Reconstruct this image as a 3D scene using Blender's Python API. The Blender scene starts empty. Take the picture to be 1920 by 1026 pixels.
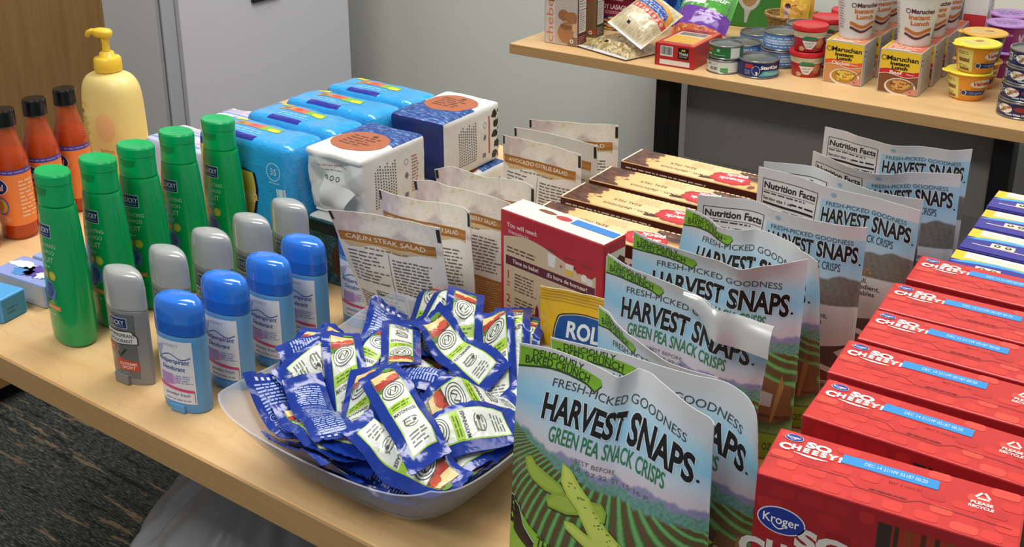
import bpy, bmesh, math, random
import numpy as np
from mathutils import Vector, Matrix, noise as mnoise
from mathutils.geometry import tessellate_polygon

SC = bpy.context.scene
COL = SC.collection
PI = math.pi
T = 0.74                                  # table height

# ------------------------------------------------------------------ camera
cam_d = bpy.data.cameras.new('camera')
cam = bpy.data.objects.new('camera', cam_d)
COL.objects.link(cam)
cam_d.sensor_fit = 'HORIZONTAL'
cam_d.sensor_width = 36.0
cam_d.lens = 2050 / 1920 * 36.0
cam_d.shift_y = -(513 - 258) / 1920
cam_d.clip_start = 0.05
cam.location = (0, 0, 1.36)
cam.rotation_euler = (math.radians(90 - 19.12), 0, math.radians(34.6))
SC.camera = cam

# ------------------------------------------------------------------ light
SC.view_settings.view_transform = 'Standard'
SC.view_settings.look = 'None'
SC.view_settings.gamma = 1
SC.view_settings.exposure = -0.06
SC.view_settings.use_curve_mapping = False
SC.render.film_transparent = False
SC.cycles.max_bounces = 8
SC.cycles.transparent_max_bounces = 12
SC.cycles.use_denoising = True
SC.cycles.sample_clamp_indirect = 4.0
w = bpy.data.worlds.new('room_air'); SC.world = w
w.use_nodes = True
w.node_tree.nodes['Background'].inputs[0].default_value = (0.92, 0.95, 1.0, 1)
w.node_tree.nodes['Background'].inputs[1].default_value = 0.26

def ceiling_or_fill_lamp(x, y, power, sx=1.2, sy=0.6):
    l = bpy.data.lights.new('troffer_or_fill', 'AREA')
    l.shape = 'RECTANGLE'; l.size = sx; l.size_y = sy
    l.energy = power; l.color = (1.0, 0.965, 0.91)
    o = bpy.data.objects.new('troffer_or_fill', l)
    COL.objects.link(o); o.location = (x, y, 2.72)
    return o
ceiling_or_fill_lamp(-0.6, 1.55, 28)
ceiling_or_fill_lamp(-1.5, 1.45, 22)  # fill lamp, added overhead to brighten the back wall and cabinets
ceiling_or_fill_lamp(0.8, 1.35, 11)
ceiling_or_fill_lamp(-0.7, -0.5, 34)  # unseen front fill lamp, powered up to brighten faces turned to the camera

# ------------------------------------------------------------------ materials
MATS = {}
def lin(h):
    r = []
    for i in (0, 2, 4):
        c = int(h[i:i+2], 16) / 255
        r.append(c / 12.92 if c <= 0.04045 else ((c + 0.055) / 1.055) ** 2.4)
    return (*r, 1.0)
def M(h, rough=0.5, metal=0.0, spec=0.5, alpha=1.0, coat=0.0, trans=0.0):
    k = (h, rough, metal, spec, alpha, coat, trans)
    if k in MATS: return MATS[k]
    m = bpy.data.materials.new('mat_%s_%d' % (h, len(MATS))); m.use_nodes = True
    p = m.node_tree.nodes['Principled BSDF']
    p.inputs['Base Color'].default_value = lin(h)
    p.inputs['Roughness'].default_value = rough
    p.inputs['Metallic'].default_value = metal
    p.inputs['Specular IOR Level'].default_value = spec
    p.inputs['Alpha'].default_value = alpha
    p.inputs['Coat Weight'].default_value = coat
    p.inputs['Transmission Weight'].default_value = trans
    MATS[k] = m
    return m
class NT:
    """small helper for node materials"""
    def __init__(s, name):
        s.m = bpy.data.materials.new(name); s.m.use_nodes = True
        s.t = s.m.node_tree; s.n = s.t.nodes; s.p = s.n['Principled BSDF']
    def new(s, typ, **kw):
        n = s.n.new(typ)
        for k, v in kw.items(): setattr(n, k, v)
        return n
    def set(s, sock, v):
        if hasattr(v, 'is_linked') or hasattr(v, 'links'): s.t.links.new(v, sock)
        else: sock.default_value = v
    def math(s, op, a, b=0.0, c=None, clamp=False):
        n = s.new('ShaderNodeMath', operation=op); n.use_clamp = clamp
        s.set(n.inputs[0], a); s.set(n.inputs[1], b)
        if c is not None: s.set(n.inputs[2], c)
        return n.outputs[0]
    def uv(s):
        n = s.new('ShaderNodeUVMap'); n.uv_map = 'UVMap'
        sp = s.new('ShaderNodeSeparateXYZ'); s.t.links.new(n.outputs[0], sp.inputs[0])
        return n.outputs[0], sp.outputs[0], sp.outputs[1]
    def obj(s):
        n = s.new('ShaderNodeTexCoord')
        return n.outputs['Object']
    def mapping(s, vec, scale=(1, 1, 1), rot=(0, 0, 0), loc=(0, 0, 0)):
        n = s.new('ShaderNodeMapping')
        s.t.links.new(vec, n.inputs[0]); n.inputs['Scale'].default_value = scale
        n.inputs['Rotation'].default_value = rot; n.inputs['Location'].default_value = loc
        return n.outputs[0]
    def noise(s, vec, scale, detail=2.0, rough=0.5, dist=0.0):
        n = s.new('ShaderNodeTexNoise'); s.set(n.inputs['Vector'], vec)
        n.inputs['Scale'].default_value = scale; n.inputs['Detail'].default_value = detail
        n.inputs['Roughness'].default_value = rough; n.inputs['Distortion'].default_value = dist
        return n.outputs['Fac']
    def ramp(s, fac, stops, interp='LINEAR'):
        n = s.new('ShaderNodeValToRGB'); n.color_ramp.interpolation = interp
        e = n.color_ramp.elements
        while len(e) < len(stops): e.new(0.5)
        for el, (p, c) in zip(e, stops):
            el.position = p; el.color = lin(c) if isinstance(c, str) else c
        s.set(n.inputs[0], fac)
        return n.outputs[0]
    def mix(s, fac, a, b, mode='MIX'):
        n = s.new('ShaderNodeMix', data_type='RGBA', blend_type=mode)
        s.set(n.inputs[0], fac)
        s.set(n.inputs[6], lin(a) if isinstance(a, str) else a)
        s.set(n.inputs[7], lin(b) if isinstance(b, str) else b)
        return n.outputs[2]
    def step(s, x, at, width):      # 1 when x is below at
        n = s.new('ShaderNodeMapRange'); s.set(n.inputs[0], s.math('SUBTRACT', at, x))
        n.inputs[1].default_value = -width; n.inputs[2].default_value = width
        return n.outputs[0]
    def out(s, color, rough=0.5, spec=0.5, metal=0.0, bump=None, bstr=0.2, bdist=0.002, coat=0.0):
        s.set(s.p.inputs['Base Color'], color); s.set(s.p.inputs['Roughness'], rough)
        s.p.inputs['Specular IOR Level'].default_value = spec
        s.p.inputs['Metallic'].default_value = metal
        s.p.inputs['Coat Weight'].default_value = coat
        if bump is not None:
            b = s.new('ShaderNodeBump'); s.t.links.new(bump, b.inputs['Height'])
            b.inputs['Strength'].default_value = bstr; b.inputs['Distance'].default_value = bdist
            s.t.links.new(b.outputs[0], s.p.inputs['Normal'])
        return s.m

# ------------------------------------------------------------------ lettering outlines
GLYPHS = {}
def glyphs(text, bold=0.0):
    k = (text, bold)
    if k in GLYPHS: return GLYPHS[k]
    cu = bpy.data.curves.new('lettering', 'FONT')
    cu.body = text; cu.size = 1.0; cu.resolution_u = 3; cu.offset = bold
    cu.dimensions = '2D'; cu.fill_mode = 'FRONT'
    o = bpy.data.objects.new('lettering', cu); COL.objects.link(o)
    me = bpy.data.meshes.new_from_object(o)
    me.calc_loop_triangles()
    v = np.zeros(len(me.vertices) * 3); me.vertices.foreach_get('co', v)
    t = np.zeros(len(me.loop_triangles) * 3, int); me.loop_triangles.foreach_get('vertices', t)
    v = v.reshape(-1, 3)[:, :2]; t = t.reshape(-1, 3)
    bpy.data.objects.remove(o); bpy.data.curves.remove(cu); bpy.data.meshes.remove(me)
    if len(v):
        a, b, c = v[t[:, 0]], v[t[:, 1]], v[t[:, 2]]
        s = (b[:, 0]-a[:, 0])*(c[:, 1]-a[:, 1]) - (b[:, 1]-a[:, 1])*(c[:, 0]-a[:, 0])
        t[s < 0] = t[s < 0][:, ::-1]
        v = v - [v[:, 0].min(), 0]
    GLYPHS[k] = (v, t)
    return v, t

def split_long(v, t, ml):
    v = [tuple(p) for p in v]; t = [tuple(q) for q in t]; mids = {}
    def mid(i, j):
        k = (i, j) if i < j else (j, i)
        if k not in mids:
            mids[k] = len(v); v.append(((v[i][0]+v[j][0])/2, (v[i][1]+v[j][1])/2))
        return mids[k]
    out = []; st = t; m2 = ml*ml
    while st:
        q = st.pop(); L = []
        for a, b in ((0, 1), (1, 2), (2, 0)):
            L.append((v[q[a]][0]-v[q[b]][0])**2 + (v[q[a]][1]-v[q[b]][1])**2)
        k = max(range(3), key=lambda i: L[i])
        if L[k] <= m2: out.append(q); continue
        i, j, o = q[k], q[(k+1) % 3], q[(k+2) % 3]
        m = mid(i, j); st.append((i, m, o)); st.append((m, j, o))
    return np.array(v), np.array(out)

# ------------------------------------------------------------------ surfaces one can print on (x to the right, y up, seen from outside)
class Flat:
    ml = None
    def __init__(s, o, ux, uy):
        s.o = np.array(o, float); s.ux = np.array(ux, float); s.uy = np.array(uy, float)
        s.n = np.cross(s.ux, s.uy)
    def map(s, p, off):
        return s.o + p[:, :1]*s.ux + p[:, 1:2]*s.uy + off*s.n
class Grid:
    def __init__(s, pts, W, H, ml=0.006):
        s.p = np.array(pts, float); s.W = W; s.H = H; s.ml = ml
        gy = np.gradient(s.p, axis=0); gx = np.gradient(s.p, axis=1)
        n = np.cross(gx, gy); l = np.linalg.norm(n, axis=2, keepdims=True); l[l < 1e-12] = 1
        s.n = n / l
    def map(s, p, off):
        nv, nu = s.p.shape[0]-1, s.p.shape[1]-1
        u = np.clip(p[:, 0]/s.W*nu, 0, nu-1e-6); v = np.clip(p[:, 1]/s.H*nv, 0, nv-1e-6)
        i = u.astype(int); j = v.astype(int); a = (u-i)[:, None]; b = (v-j)[:, None]
        def bl(g): return (g[j, i]*(1-a)*(1-b) + g[j, i+1]*a*(1-b) + g[j+1, i]*(1-a)*b + g[j+1, i+1]*a*b)
        return bl(s.p) + off*bl(s.n)

class B:
    """collects shapes with their materials and becomes ONE mesh"""
    def __init__(s): s.v = []; s.f = []; s.m = []; s.u = []; s.s = []; s.mats = []; s.n = 0
    def mi(s, m):
        if m not in s.mats: s.mats.append(m)
        return s.mats.index(m)
    def add(s, v, f, m, uv=None, smooth=False):
        k = s.mi(m); base = s.n
        v = np.asarray(v, float); s.v.append(v); s.n += len(v)
        for q in f:
            s.f.append([base+int(i) for i in q]); s.m.append(k); s.s.append(smooth)
            s.u.append([(0, 0)]*len(q) if uv is None else [tuple(uv[int(i)]) for i in q])
    # ---- solids
    def box(s, x0, x1, y0, y1, z0, z1, m, mats=None):
        v = [(x, y, z) for z in (z0, z1) for y in (y0, y1) for x in (x0, x1)]
        F = {'bottom': (0, 2, 3, 1), 'top': (4, 5, 7, 6), 'front': (0, 1, 5, 4), 'back': (3, 2, 6, 7), 'left': (2, 0, 4, 6), 'right': (1, 3, 7, 5)}
        for k, q in F.items():
            s.add([v[i] for i in q], [(0, 1, 2, 3)], (mats or {}).get(k, m), uv=[(0, 0), (1, 0), (1, 1), (0, 1)])
    def rbox(s, x0, x1, y0, y1, z0, z1, m, r=0.002, seg=2, smooth=True):
        bm = bmesh.new(); bmesh.ops.create_cube(bm, size=1)
        for q in bm.verts:
            q.co = Vector((x0+(q.co.x+.5)*(x1-x0), y0+(q.co.y+.5)*(y1-y0), z0+(q.co.z+.5)*(z1-z0)))
        bmesh.ops.bevel(bm, geom=list(bm.edges), offset=r, segments=seg, profile=.5, affect='EDGES')
        bm.verts.index_update()
        s.add([q.co[:] for q in bm.verts], [[q.index for q in f.verts] for f in bm.faces], m, smooth=False)
        bm.free()
    def grid(s, g, m, smooth=True, wrap=False, uv=True, flip=False):
        g = np.array(g, float); a, b = g.shape[:2]
        f = []; 
        for j in range(a-1):
            for i in range(b if wrap else b-1):
                q = (j*b+i, j*b+(i+1) % b, (j+1)*b+(i+1) % b, (j+1)*b+i)
                f.append(q[::-1] if flip else q)
        uvs = [(i/(b-1), j/(a-1)) for j in range(a) for i in range(b)] if uv else None
        s.add(g.reshape(-1, 3), f, m, uv=uvs, smooth=smooth)
    def loft(s, rings, m, cap0=True, cap1=True, smooth=True):
        """rings: list of closed point rings, counter-clockwise seen from above, bottom to top; a repeated ring makes a hard edge"""
        R = [np.array(r, float) for r in rings]; seg = [[R[0]]]
        for r in R[1:]:
            if np.allclose(r, seg[-1][-1]): seg.append([r])
            else: seg[-1].append(r)
        for g in seg:
            if len(g) > 1: s.grid(np.array(g), m, smooth, wrap=True, uv=False)
        n = len(R[0])
        if cap0: s.add(R[0], [tuple(range(n))[::-1]], m)
        if cap1: s.add(R[-1], [tuple(range(n))], m)
    def lathe(s, prof, m, seg=40, cap0=True, cap1=True, c=(0, 0)):
        s.loft([ring(r, r, z, 2, seg, c[0], c[1]) for r, z in prof], m, cap0, cap1)
    def tube(s, pts, r, m, seg=10, caps=True):
        P = [Vector(p) for p in pts]; n = len(P); rings = []
        rr = r if isinstance(r, (list, tuple)) else [r]*n
        up = Vector((0, 0, 1)); prev = None
        for i in range(n):
            d = (P[min(i+1, n-1)]-P[max(i-1, 0)]).normalized()
            if prev is None: x = d.orthogonal().normalized()
            else: x = (prev - d*prev.dot(d)).normalized()
            y = d.cross(x); prev = x
            rings.append([P[i]+rr[i]*(math.cos(2*PI*k/seg)*x+math.sin(2*PI*k/seg)*y) for k in range(seg)])
        s.loft(rings, m, caps, caps)
    # ---- print
    def tri(s, S, v, t, m, L=1):
        v = np.asarray(v, float)
        if not len(t): return
        if S.ml: v, t = split_long(v, t, S.ml)
        s.add(S.map(v, 0.00012+0.00013*L), t, m, smooth=bool(S.ml))
    def poly(s, S, pts, m, L=1):
        t = tessellate_polygon([[Vector((x, y, 0)) for x, y in pts]])
        v = np.array(pts, float); t = np.array(t, int)
        a, b, c = v[t[:, 0]], v[t[:, 1]], v[t[:, 2]]
        sg = (b[:, 0]-a[:, 0])*(c[:, 1]-a[:, 1])-(b[:, 1]-a[:, 1])*(c[:, 0]-a[:, 0])
        t[sg < 0] = t[sg < 0][:, ::-1]
        s.tri(S, v, t, m, L)
    def rect(s, S, x0, y0, x1, y1, m, L=1): s.tri(S, [(x0, y0), (x1, y0), (x1, y1), (x0, y1)], [(0, 1, 2), (0, 2, 3)], m, L)
    def frame(s, S, x0, y0, x1, y1, w, m, L=1):
        s.rect(S, x0, y0, x1, y0+w, m, L); s.rect(S, x0, y1-w, x1, y1, m, L)
        s.rect(S, x0, y0+w, x0+w, y1-w, m, L); s.rect(S, x1-w, y0+w, x1, y1-w, m, L)
    def ell(s, S, cx, cy, rx, ry, m, L=1, n=28, rot=0.0, wob=0.0, seed=0):
        rnd = random.Random(seed); c, d = math.cos(rot), math.sin(rot); P = []
        for k in range(n):
            q = 1+wob*(rnd.random()-.5)*2; x = rx*q*math.cos(2*PI*k/n); y = ry*q*math.sin(2*PI*k/n)
            P.append((cx+x*c-y*d, cy+x*d+y*c))
        s.tri(S, P, [(0, k, k+1) for k in range(1, n-1)], m, L)
    def ringp(s, S, cx, cy, rx, ry, w, m, L=1, n=32, a0=0, a1=2*PI):
        v = []; t = []
        for k in range(n+1):
            a = a0+(a1-a0)*k/n
            v += [(cx+rx*math.cos(a), cy+ry*math.sin(a)), (cx+(rx-w)*math.cos(a), cy+(ry-w)*math.sin(a))]
        for k in range(n): t += [(2*k, 2*k+2, 2*k+1), (2*k+1, 2*k+2, 2*k+3)]
        t = [q[::-1] if False else q for q in t]
        v = np.array(v); tt = []
        for q in t:
            a, b, c = v[list(q)]
            tt.append(q if (b[0]-a[0])*(c[1]-a[1])-(b[1]-a[1])*(c[0]-a[0]) > 0 else q[::-1])
        s.tri(S, v, np.array(tt), m, L)
    def stroke(s, S, pts, w, m, L=1):
        P = np.array(pts, float); v = []; 
        for i in range(len(P)):
            d = P[min(i+1, len(P)-1)]-P[max(i-1, 0)]; d = d/(np.linalg.norm(d)+1e-12); n = np.array((-d[1], d[0]))
            ww = w[i] if isinstance(w, (list, tuple)) else w
            v += [P[i]-n*ww/2, P[i]+n*ww/2]
        t = []
        for i in range(len(P)-1): t += [(2*i, 2*i+2, 2*i+1), (2*i+1, 2*i+2, 2*i+3)]
        s.tri(S, np.array(v), np.array(t), m, L)
    def text(s, S, txt, x, y, h, m, L=2, sx=1.0, bold=0.0, al='C', rot=0.0, warp=None, width=None, shear=0.0):
        """h is the height of a capital letter"""
        v, t = glyphs(txt, bold)
        if not len(v): return
        k = h/0.72; v = v*[k*sx, k]
        wd = v[:, 0].max()
        if width: v = v*[width/wd, 1]; wd = width
        v = v+np.stack([v[:, 1]*shear, 0*v[:, 1]], 1)
        v = v-[{'C': wd/2, 'L': 0, 'R': wd}[al], 0]
        c, d = math.cos(rot), math.sin(rot)
        v = np.stack([v[:, 0]*c-v[:, 1]*d, v[:, 0]*d+v[:, 1]*c], 1)+[x, y]
        if warp: v, t = split_long(v, t, h*0.5); v = warp(v)
        s.tri(S, v, t, m, L)
    def lines(s, S, x0, y0, x1, y1, n, m, L=2, seed=1, th=0.42, ragged=0.25, rot=0.0):
        """small print too fine to read: rows of word-long dashes"""
        rnd = random.Random(seed); st = (y1-y0)/n; c, d = math.cos(rot), math.sin(rot)
        for r in range(n):
            y = y1-st*(r+.5); x = x0; end = x1-(x1-x0)*ragged*rnd.random()
            while x < end:
                wl = st*rnd.uniform(.8, 3.0); e = min(x+wl, end)
                hh = st*th/2
                q = [(x, y-hh), (e, y-hh), (e, y+hh), (x, y+hh)]
                if rot: q = [(x0+(a-x0)*c-(b-y0)*d, y0+(a-x0)*d+(b-y0)*c) for a, b in q]
                s.tri(S, q, [(0, 1, 2), (0, 2, 3)], m, L); x = e+st*.45
    def bars(s, S, x0, y0, x1, y1, m, mw, L=1, seed=3, rows=False):
        rnd = random.Random(seed); s.rect(S, x0, y0, x1, y1, mw, L)
        a, b = (y0, y1) if rows else (x0, x1); w = (b-a); q = a+w*.06
        while q < b-w*.08:
            d = w*rnd.choice((.012, .02, .03)); 
            if rows: s.rect(S, x0+(x1-x0)*.08, q, x1-(x1-x0)*.08, q+d, m, L+1)
            else: s.rect(S, q, y0+(y1-y0)*.15, q+d, y1-(y1-y0)*.08, m, L+1)
            q += d+w*rnd.choice((.012, .02, .03))
    # ---- finish
    def build(s, name, parent=None):
        me = bpy.data.meshes.new(name)
        v = np.concatenate(s.v)
        me.from_pydata([tuple(p) for p in v], [], s.f)
        for m in s.mats: me.materials.append(m)
        me.polygons.foreach_set('material_index', s.m); me.polygons.foreach_set('use_smooth', s.s)
        ul = me.uv_layers.new(name='UVMap')
        ul.data.foreach_set('uv', [c for q in s.u for p in q for c in p])
        me.update()
        o = bpy.data.objects.new(name, me); COL.objects.link(o)
        if parent is not None: o.parent = parent
        return o

def ring(a, b, z, n=2.0, seg=40, cx=0.0, cy=0.0, rot=0.0):
    P = []
    for k in range(seg):
        t = 2*PI*k/seg; c, d = math.cos(t), math.sin(t)
        x = a*math.copysign(abs(c)**(2/n), c); y = b*math.copysign(abs(d)**(2/n), d)
        P.append((cx+x*math.cos(rot)-y*math.sin(rot), cy+x*math.sin(rot)+y*math.cos(rot), z))
    return P
def smooth_keys(keys, per=6):
    """resample tuples by monotone cubic through the keys (a doubled key keeps a hard edge)"""
    K = [np.array(k, float) for k in keys]; segs = [[K[0]]]
    for k in K[1:]:
        if np.allclose(k, segs[-1][-1]): segs.append([k])
        else: segs[-1].append(k)
    out = []
    for sg in segs:
        n = len(sg)
        if n < 3:
            out += sg; continue
        t = np.cumsum([0]+[max(1e-6, np.linalg.norm(sg[i+1]-sg[i])) for i in range(n-1)])
        d = [(sg[i+1]-sg[i])/(t[i+1]-t[i]) for i in range(n-1)]
        mm = [d[0]]+[np.where(d[i-1]*d[i] > 0, 2*d[i-1]*d[i]/(d[i-1]+d[i]+1e-12*(d[i-1]+d[i] == 0)), 0) for i in range(1, n-1)]+[d[-1]]
        for i in range(n-1):
            h = t[i+1]-t[i]
            for q in range(per):
                x = q/per
                out.append(sg[i]*(1+2*x)*(1-x)**2+mm[i]*h*x*(1-x)**2+sg[i+1]*x*x*(3-2*x)+mm[i+1]*h*x*x*(x-1))
        out.append(sg[-1])
    return out
def side_surface(keys, th0, span, z0, z1, nz=40, nt=40):
    """a printable patch on a lofted body; keys (z, a, b, n); th0 the middle angle; returns Grid sized in metres"""
    ks = sorted([tuple(k) for k in keys], key=lambda k: k[0]); Z = [k[0] for k in ks]
    def at(z): return [np.interp(z, Z, [k[i] for k in ks]) for i in (1, 2, 3)]
    g = []
    for j in range(nz+1):
        z = z0+(z1-z0)*j/nz; a, b, n = at(z); row = []
        for i in range(nt+1):
            t = th0-span/2+span*i/nt; c, d = math.cos(t), math.sin(t)
            row.append((a*math.copysign(abs(c)**(2/n), c), b*math.copysign(abs(d)**(2/n), d), z))
        g.append(row)
    g = np.array(g); mid = g[nz//2]
    W = np.linalg.norm(np.diff(mid, axis=0), axis=1).sum()
    # even out the spacing along each row
    for j in range(nz+1):
        L = np.concatenate([[0], np.cumsum(np.linalg.norm(np.diff(g[j], axis=0), axis=1))])
        q = np.linspace(0, L[-1], nt+1)
        g[j] = np.stack([np.interp(q, L, g[j][:, k]) for k in range(3)], 1)
    return Grid(g, W, z1-z0, 0.004)

# ------------------------------------------------------------------ things and parts
def tag(o, label, cat, group=None, kind=None):
    o['label'] = label; o['category'] = cat
    if group: o['group'] = group
    if kind: o['kind'] = kind
    return o
def thing(name, label, cat, loc=(0, 0, 0), rz=0.0, group=None):
    o = bpy.data.objects.new(name, None); COL.objects.link(o)
    o.empty_display_size = 0.02
    o.location = loc; o.rotation_euler = (0, 0, rz)
    return tag(o, label, cat, group)
def place(o, loc, rz=0.0, rx=0.0, ry=0.0):
    o.location = loc; o.rotation_euler = (rx, ry, rz); return o
def dup(root, label=None):
    r = root.copy(); COL.objects.link(r)
    if label: r['label'] = label
    for ch in list(root.children):
        c = ch.copy(); COL.objects.link(c); c.parent = r
        for g in list(ch.children):
            d = g.copy(); COL.objects.link(d); d.parent = c
    return r
def struct(o):
    o['kind'] = 'structure'; return o
def box_faces(x0, x1, y0, y1, z0, z1):
    return {'front': Flat((x0, y0, z0), (1, 0, 0), (0, 0, 1)), 'right': Flat((x1, y0, z0), (0, 1, 0), (0, 0, 1)),
            'top': Flat((x0, y0, z1), (1, 0, 0), (0, 1, 0)), 'left': Flat((x0, y1, z0), (0, -1, 0), (0, 0, 1)),
            'back': Flat((x1, y1, z0), (-1, 0, 0), (0, 0, 1))}
# ================================================================== the room
def carpet_mat():
    t = NT('carpet'); o = t.obj()
    m1 = t.mapping(o, (5, 42, 1)); streak = t.noise(m1, 1.6, 4, .6)
    fine = t.noise(t.mapping(o, (60, 420, 60)), 1.0, 3, .7)
    big = t.noise(t.mapping(o, (1.3, 5, 1)), 1.6, 2)
    c = t.ramp(fine, [(0.30, '1a1e1e'), (0.48, '303533'), (0.60, '555852'), (0.72, '85867c')])
    k = t.math('MULTIPLY', t.step(0.60, streak, 0.03), t.step(0.44, big, .05))
    tan = t.ramp(fine, [(0.3, '55473a'), (0.7, '94836c')])
    c = t.mix(k, c, tan)
    dk = t.math('MULTIPLY', t.step(streak, 0.40, 0.03), .7)
    c = t.mix(dk, c, '14181a')
    return t.out(c, .95, .1, bump=fine, bstr=.6, bdist=.004)
b = B(); b.box(-4.2, 1.6, -1.0, 3.4, -0.05, 0, carpet_mat()); fl = struct(b.build('floor'))
def wall_mat(h):
    t = NT('painted_wall_'+h); n = t.noise(t.obj(), 180, 3)
    return t.out(lin(h), .75, .25, bump=n, bstr=.12, bdist=.001)
b = B(); b.box(-4.2, 1.6, 2.86, 3.0, 0, 2.8, wall_mat('e2e4da')); struct(b.build('wall_back'))
b = B(); b.box(-3.12, -3.0, -1.0, 2.86, 0, 2.8, wall_mat('cfd0cf')); struct(b.build('wall_left'))
b = B(); b.box(-3.0, 1.6, 2.845, 2.8595, 0, .1, M('3a3a3c', .6)); struct(b.build('baseboard_back'))

# tall cupboards along the left wall
def metal(h):
    t = NT('painted_metal_'+h); n = t.noise(t.obj(), 260, 2)
    return t.out(lin(h), .42, .4, bump=n, bstr=.05, bdist=.0005)
c = thing('storage_cabinet', 'tall pale grey metal cabinet with a black handle, in front of the wall', 'cabinet', (-2.4, 0, 0))
b = B(); b.rbox(-.5, -.022, 1.845, 2.555, 0.0, 1.95, metal('b9bac0'), .004); b.build('cabinet_body', c)
b = B(); b.rbox(-.019, 0, 1.888, 2.552, .06, 1.93, metal('d6d6de'), .003); d = b.build('door', c)
b = B(); b.rbox(.0004, .012, 2.143, 2.25, .69, .82, M('151515', .4), .003); b.build('handle', d)
c = thing('storage_cabinet', 'tall darker grey metal cabinet left of the pale one', 'cabinet', (-2.4, 0, 0))
b = B(); b.rbox(-.5, -.002, 1.18, 1.825, 0.0, 1.95, metal('a3a2a2'), .004); b.build('cabinet_body', c)
b = B(); b.rbox(0, .018, 1.2, 1.80, .06, 1.93, metal('b2b1b1'), .003); b.build('door', c)
def brown_wood():
    t = NT('brown_laminate'); n = t.noise(t.mapping(t.obj(), (30, 30, 2)), 3, 4)
    return t.out(t.ramp(n, [(.3, '7a5c34'), (.7, '876840')]), .45, .4)
c = thing('wooden_cabinet', 'brown wooden cupboard at the edge of the picture behind the orange bottles', 'cabinet', (-2.25, 0, 0))
b = B(); b.rbox(-.62, -.02, .55, 1.172, 0, 1.9, brown_wood(), .003); b.build('cabinet_body', c)
b = B(); b.rbox(-.018, .14, .56, 1.455, .05, 1.89, brown_wood(), .003); b.build('door', c)

# ================================================================== the two tables
def maple():
    t = NT('maple_laminate'); o = t.obj()
    n = t.noise(t.mapping(o, (1.2, 9, 4), rot=(0, 0, .05)), 2.4, 5, .55, .6)
    f = t.noise(t.mapping(o, (6, 120, 40)), 3.0, 3)
    c = t.ramp(n, [(.28, 'cca26c'), (.42, 'dab47e'), (.58, 'e2be8a'), (.75, 'd6ac76')])
    k = t.noise(t.mapping(o, (2.2, 5.5, 3)), 3.2, 2, .4, 1.2)
    vein = t.math('MULTIPLY', t.math('SUBTRACT', 1.0, t.math('MULTIPLY', t.math('ABSOLUTE', t.math('SUBTRACT', k, .56)), 60), clamp=True), .16)
    c = t.mix(vein, c, 'a97f52')
    c = t.mix(t.math('MULTIPLY', f, .16), c, 'b98f60')
    return t.out(c, .36, .45)
MAPLE = maple()
EDGE = NT('maple_edge_band'); _n = EDGE.noise(EDGE.mapping(EDGE.obj(), (3, 3, 160)), 3, 3)
EDGE = EDGE.out(EDGE.ramp(_n, [(.3, 'b08c5c'), (.7, 'bd9968')]), .45, .4)
BLACK = M('0c0c0d', .5)
def work_table(label, x0, x1, y0, y1, legs, thick=.03, panel=None):
    t = thing('work_table', label, 'table', (0, 0, 0))
    b = B(); b.rbox(x0, x1, y0+.0026, y1, T-thick, T, MAPLE, .0015); b.build('table_top', t)
    b = B(); b.rbox(x0, x1, y0, y0+.0025, T-thick, T-.0006, EDGE, .0008); b.build('edge_band', t)
    for (lx, ly) in legs:
        b = B(); b.rbox(lx-.018, lx+.018, ly-.03, ly+.03, .012, T-thick, BLACK, .004)
        lg = b.build('leg', t)
        b = B(); b.rbox(lx-.02, lx+.02, ly-.22, ly+.22, 0, .03, BLACK, .004); b.build('foot', lg)
    for (lx, ly) in legs[:2]:
        b = B(); b.rbox(lx-.017, lx+.017, y0+.06, y1-.06, T-thick-.03, T-thick-.0005, BLACK, .003); b.build('support_rail', t)
    if panel:
        b = B(); b.rbox(*panel, M('99958c', .6), .003); b.build('modesty_panel', t)
    return t
work_table('light maple table in front, covered with toiletries, pouches and boxes', -1.50, .35, .549, 1.43, [(-1.25, .95), (.1, .95)])
work_table('light maple table behind, carrying cans, noodle cups and dry food', -1.397, .3, 2.014, 2.72, [(-1.031, 2.105), (-.332, 2.105)], .0235,
           (-1.005, -.36, 2.142, 2.156, .505, T-.024))

# cardboard box with a bulging clear bag under the front table
b = B(); b.box(-.205, .205, -.20, .20, 0, .003, M('6b4a30', .8))
for q in ((-.205, -.201, -.20, .20), (.201, .205, -.20, .20), (-.201, .201, -.20, -.196), (-.201, .201, .196, .20)): b.box(*q, .003, .35, M('7b5536', .8))
o = b.build('cardboard_box'); tag(o, 'brown cardboard box under the front table with a plastic bag bulging out', 'box'); place(o, (-.905, .82, .0005))
def trash_bag():
    b = B(); g = []; n = 150
    levels = [(0, .85), (.02, .93), (.1, .95), (.25, .95), (.335, .95), (.36, .985), (.385, 1.01), (.41, .99), (.45, .86), (.49, .60), (.515, .34), (.53, .2), (.56, .24)]
    for z, r in [tuple(k) for k in smooth_keys(levels, 6)]:
        row = []
        for k in range(n):
            a = 2*PI*k/n; up = min(1, max(0, (z-.34)/.08))
            f = abs(mnoise.noise(Vector((math.cos(a)*4, math.sin(a)*4, z*1.6+7))))*.20*up + mnoise.noise(Vector((math.cos(a)*2.2, math.sin(a)*2.2, z*5)))*.10*up
            p = ring(.198*r*(1-f), .193*r*(1-f), z, 5-3.0*up, n)[k]; row.append(p)
        g.append(row)
    t = NT('clear_plastic_bag')
    t.p.inputs['Base Color'].default_value = lin('b9bcc0'); t.p.inputs['Roughness'].default_value = .3
    t.p.inputs['Alpha'].default_value = .6
    b.grid(np.array(g), t.m, True, wrap=True, uv=False)
    b.add(g[0], [tuple(range(n))[::-1]], t.m)
    return b
o = trash_bag().build('plastic_bag'); tag(o, 'gathered grey translucent plastic bag under the front table', 'bag'); o.location = (-.905, .82, 0.0042)
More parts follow.
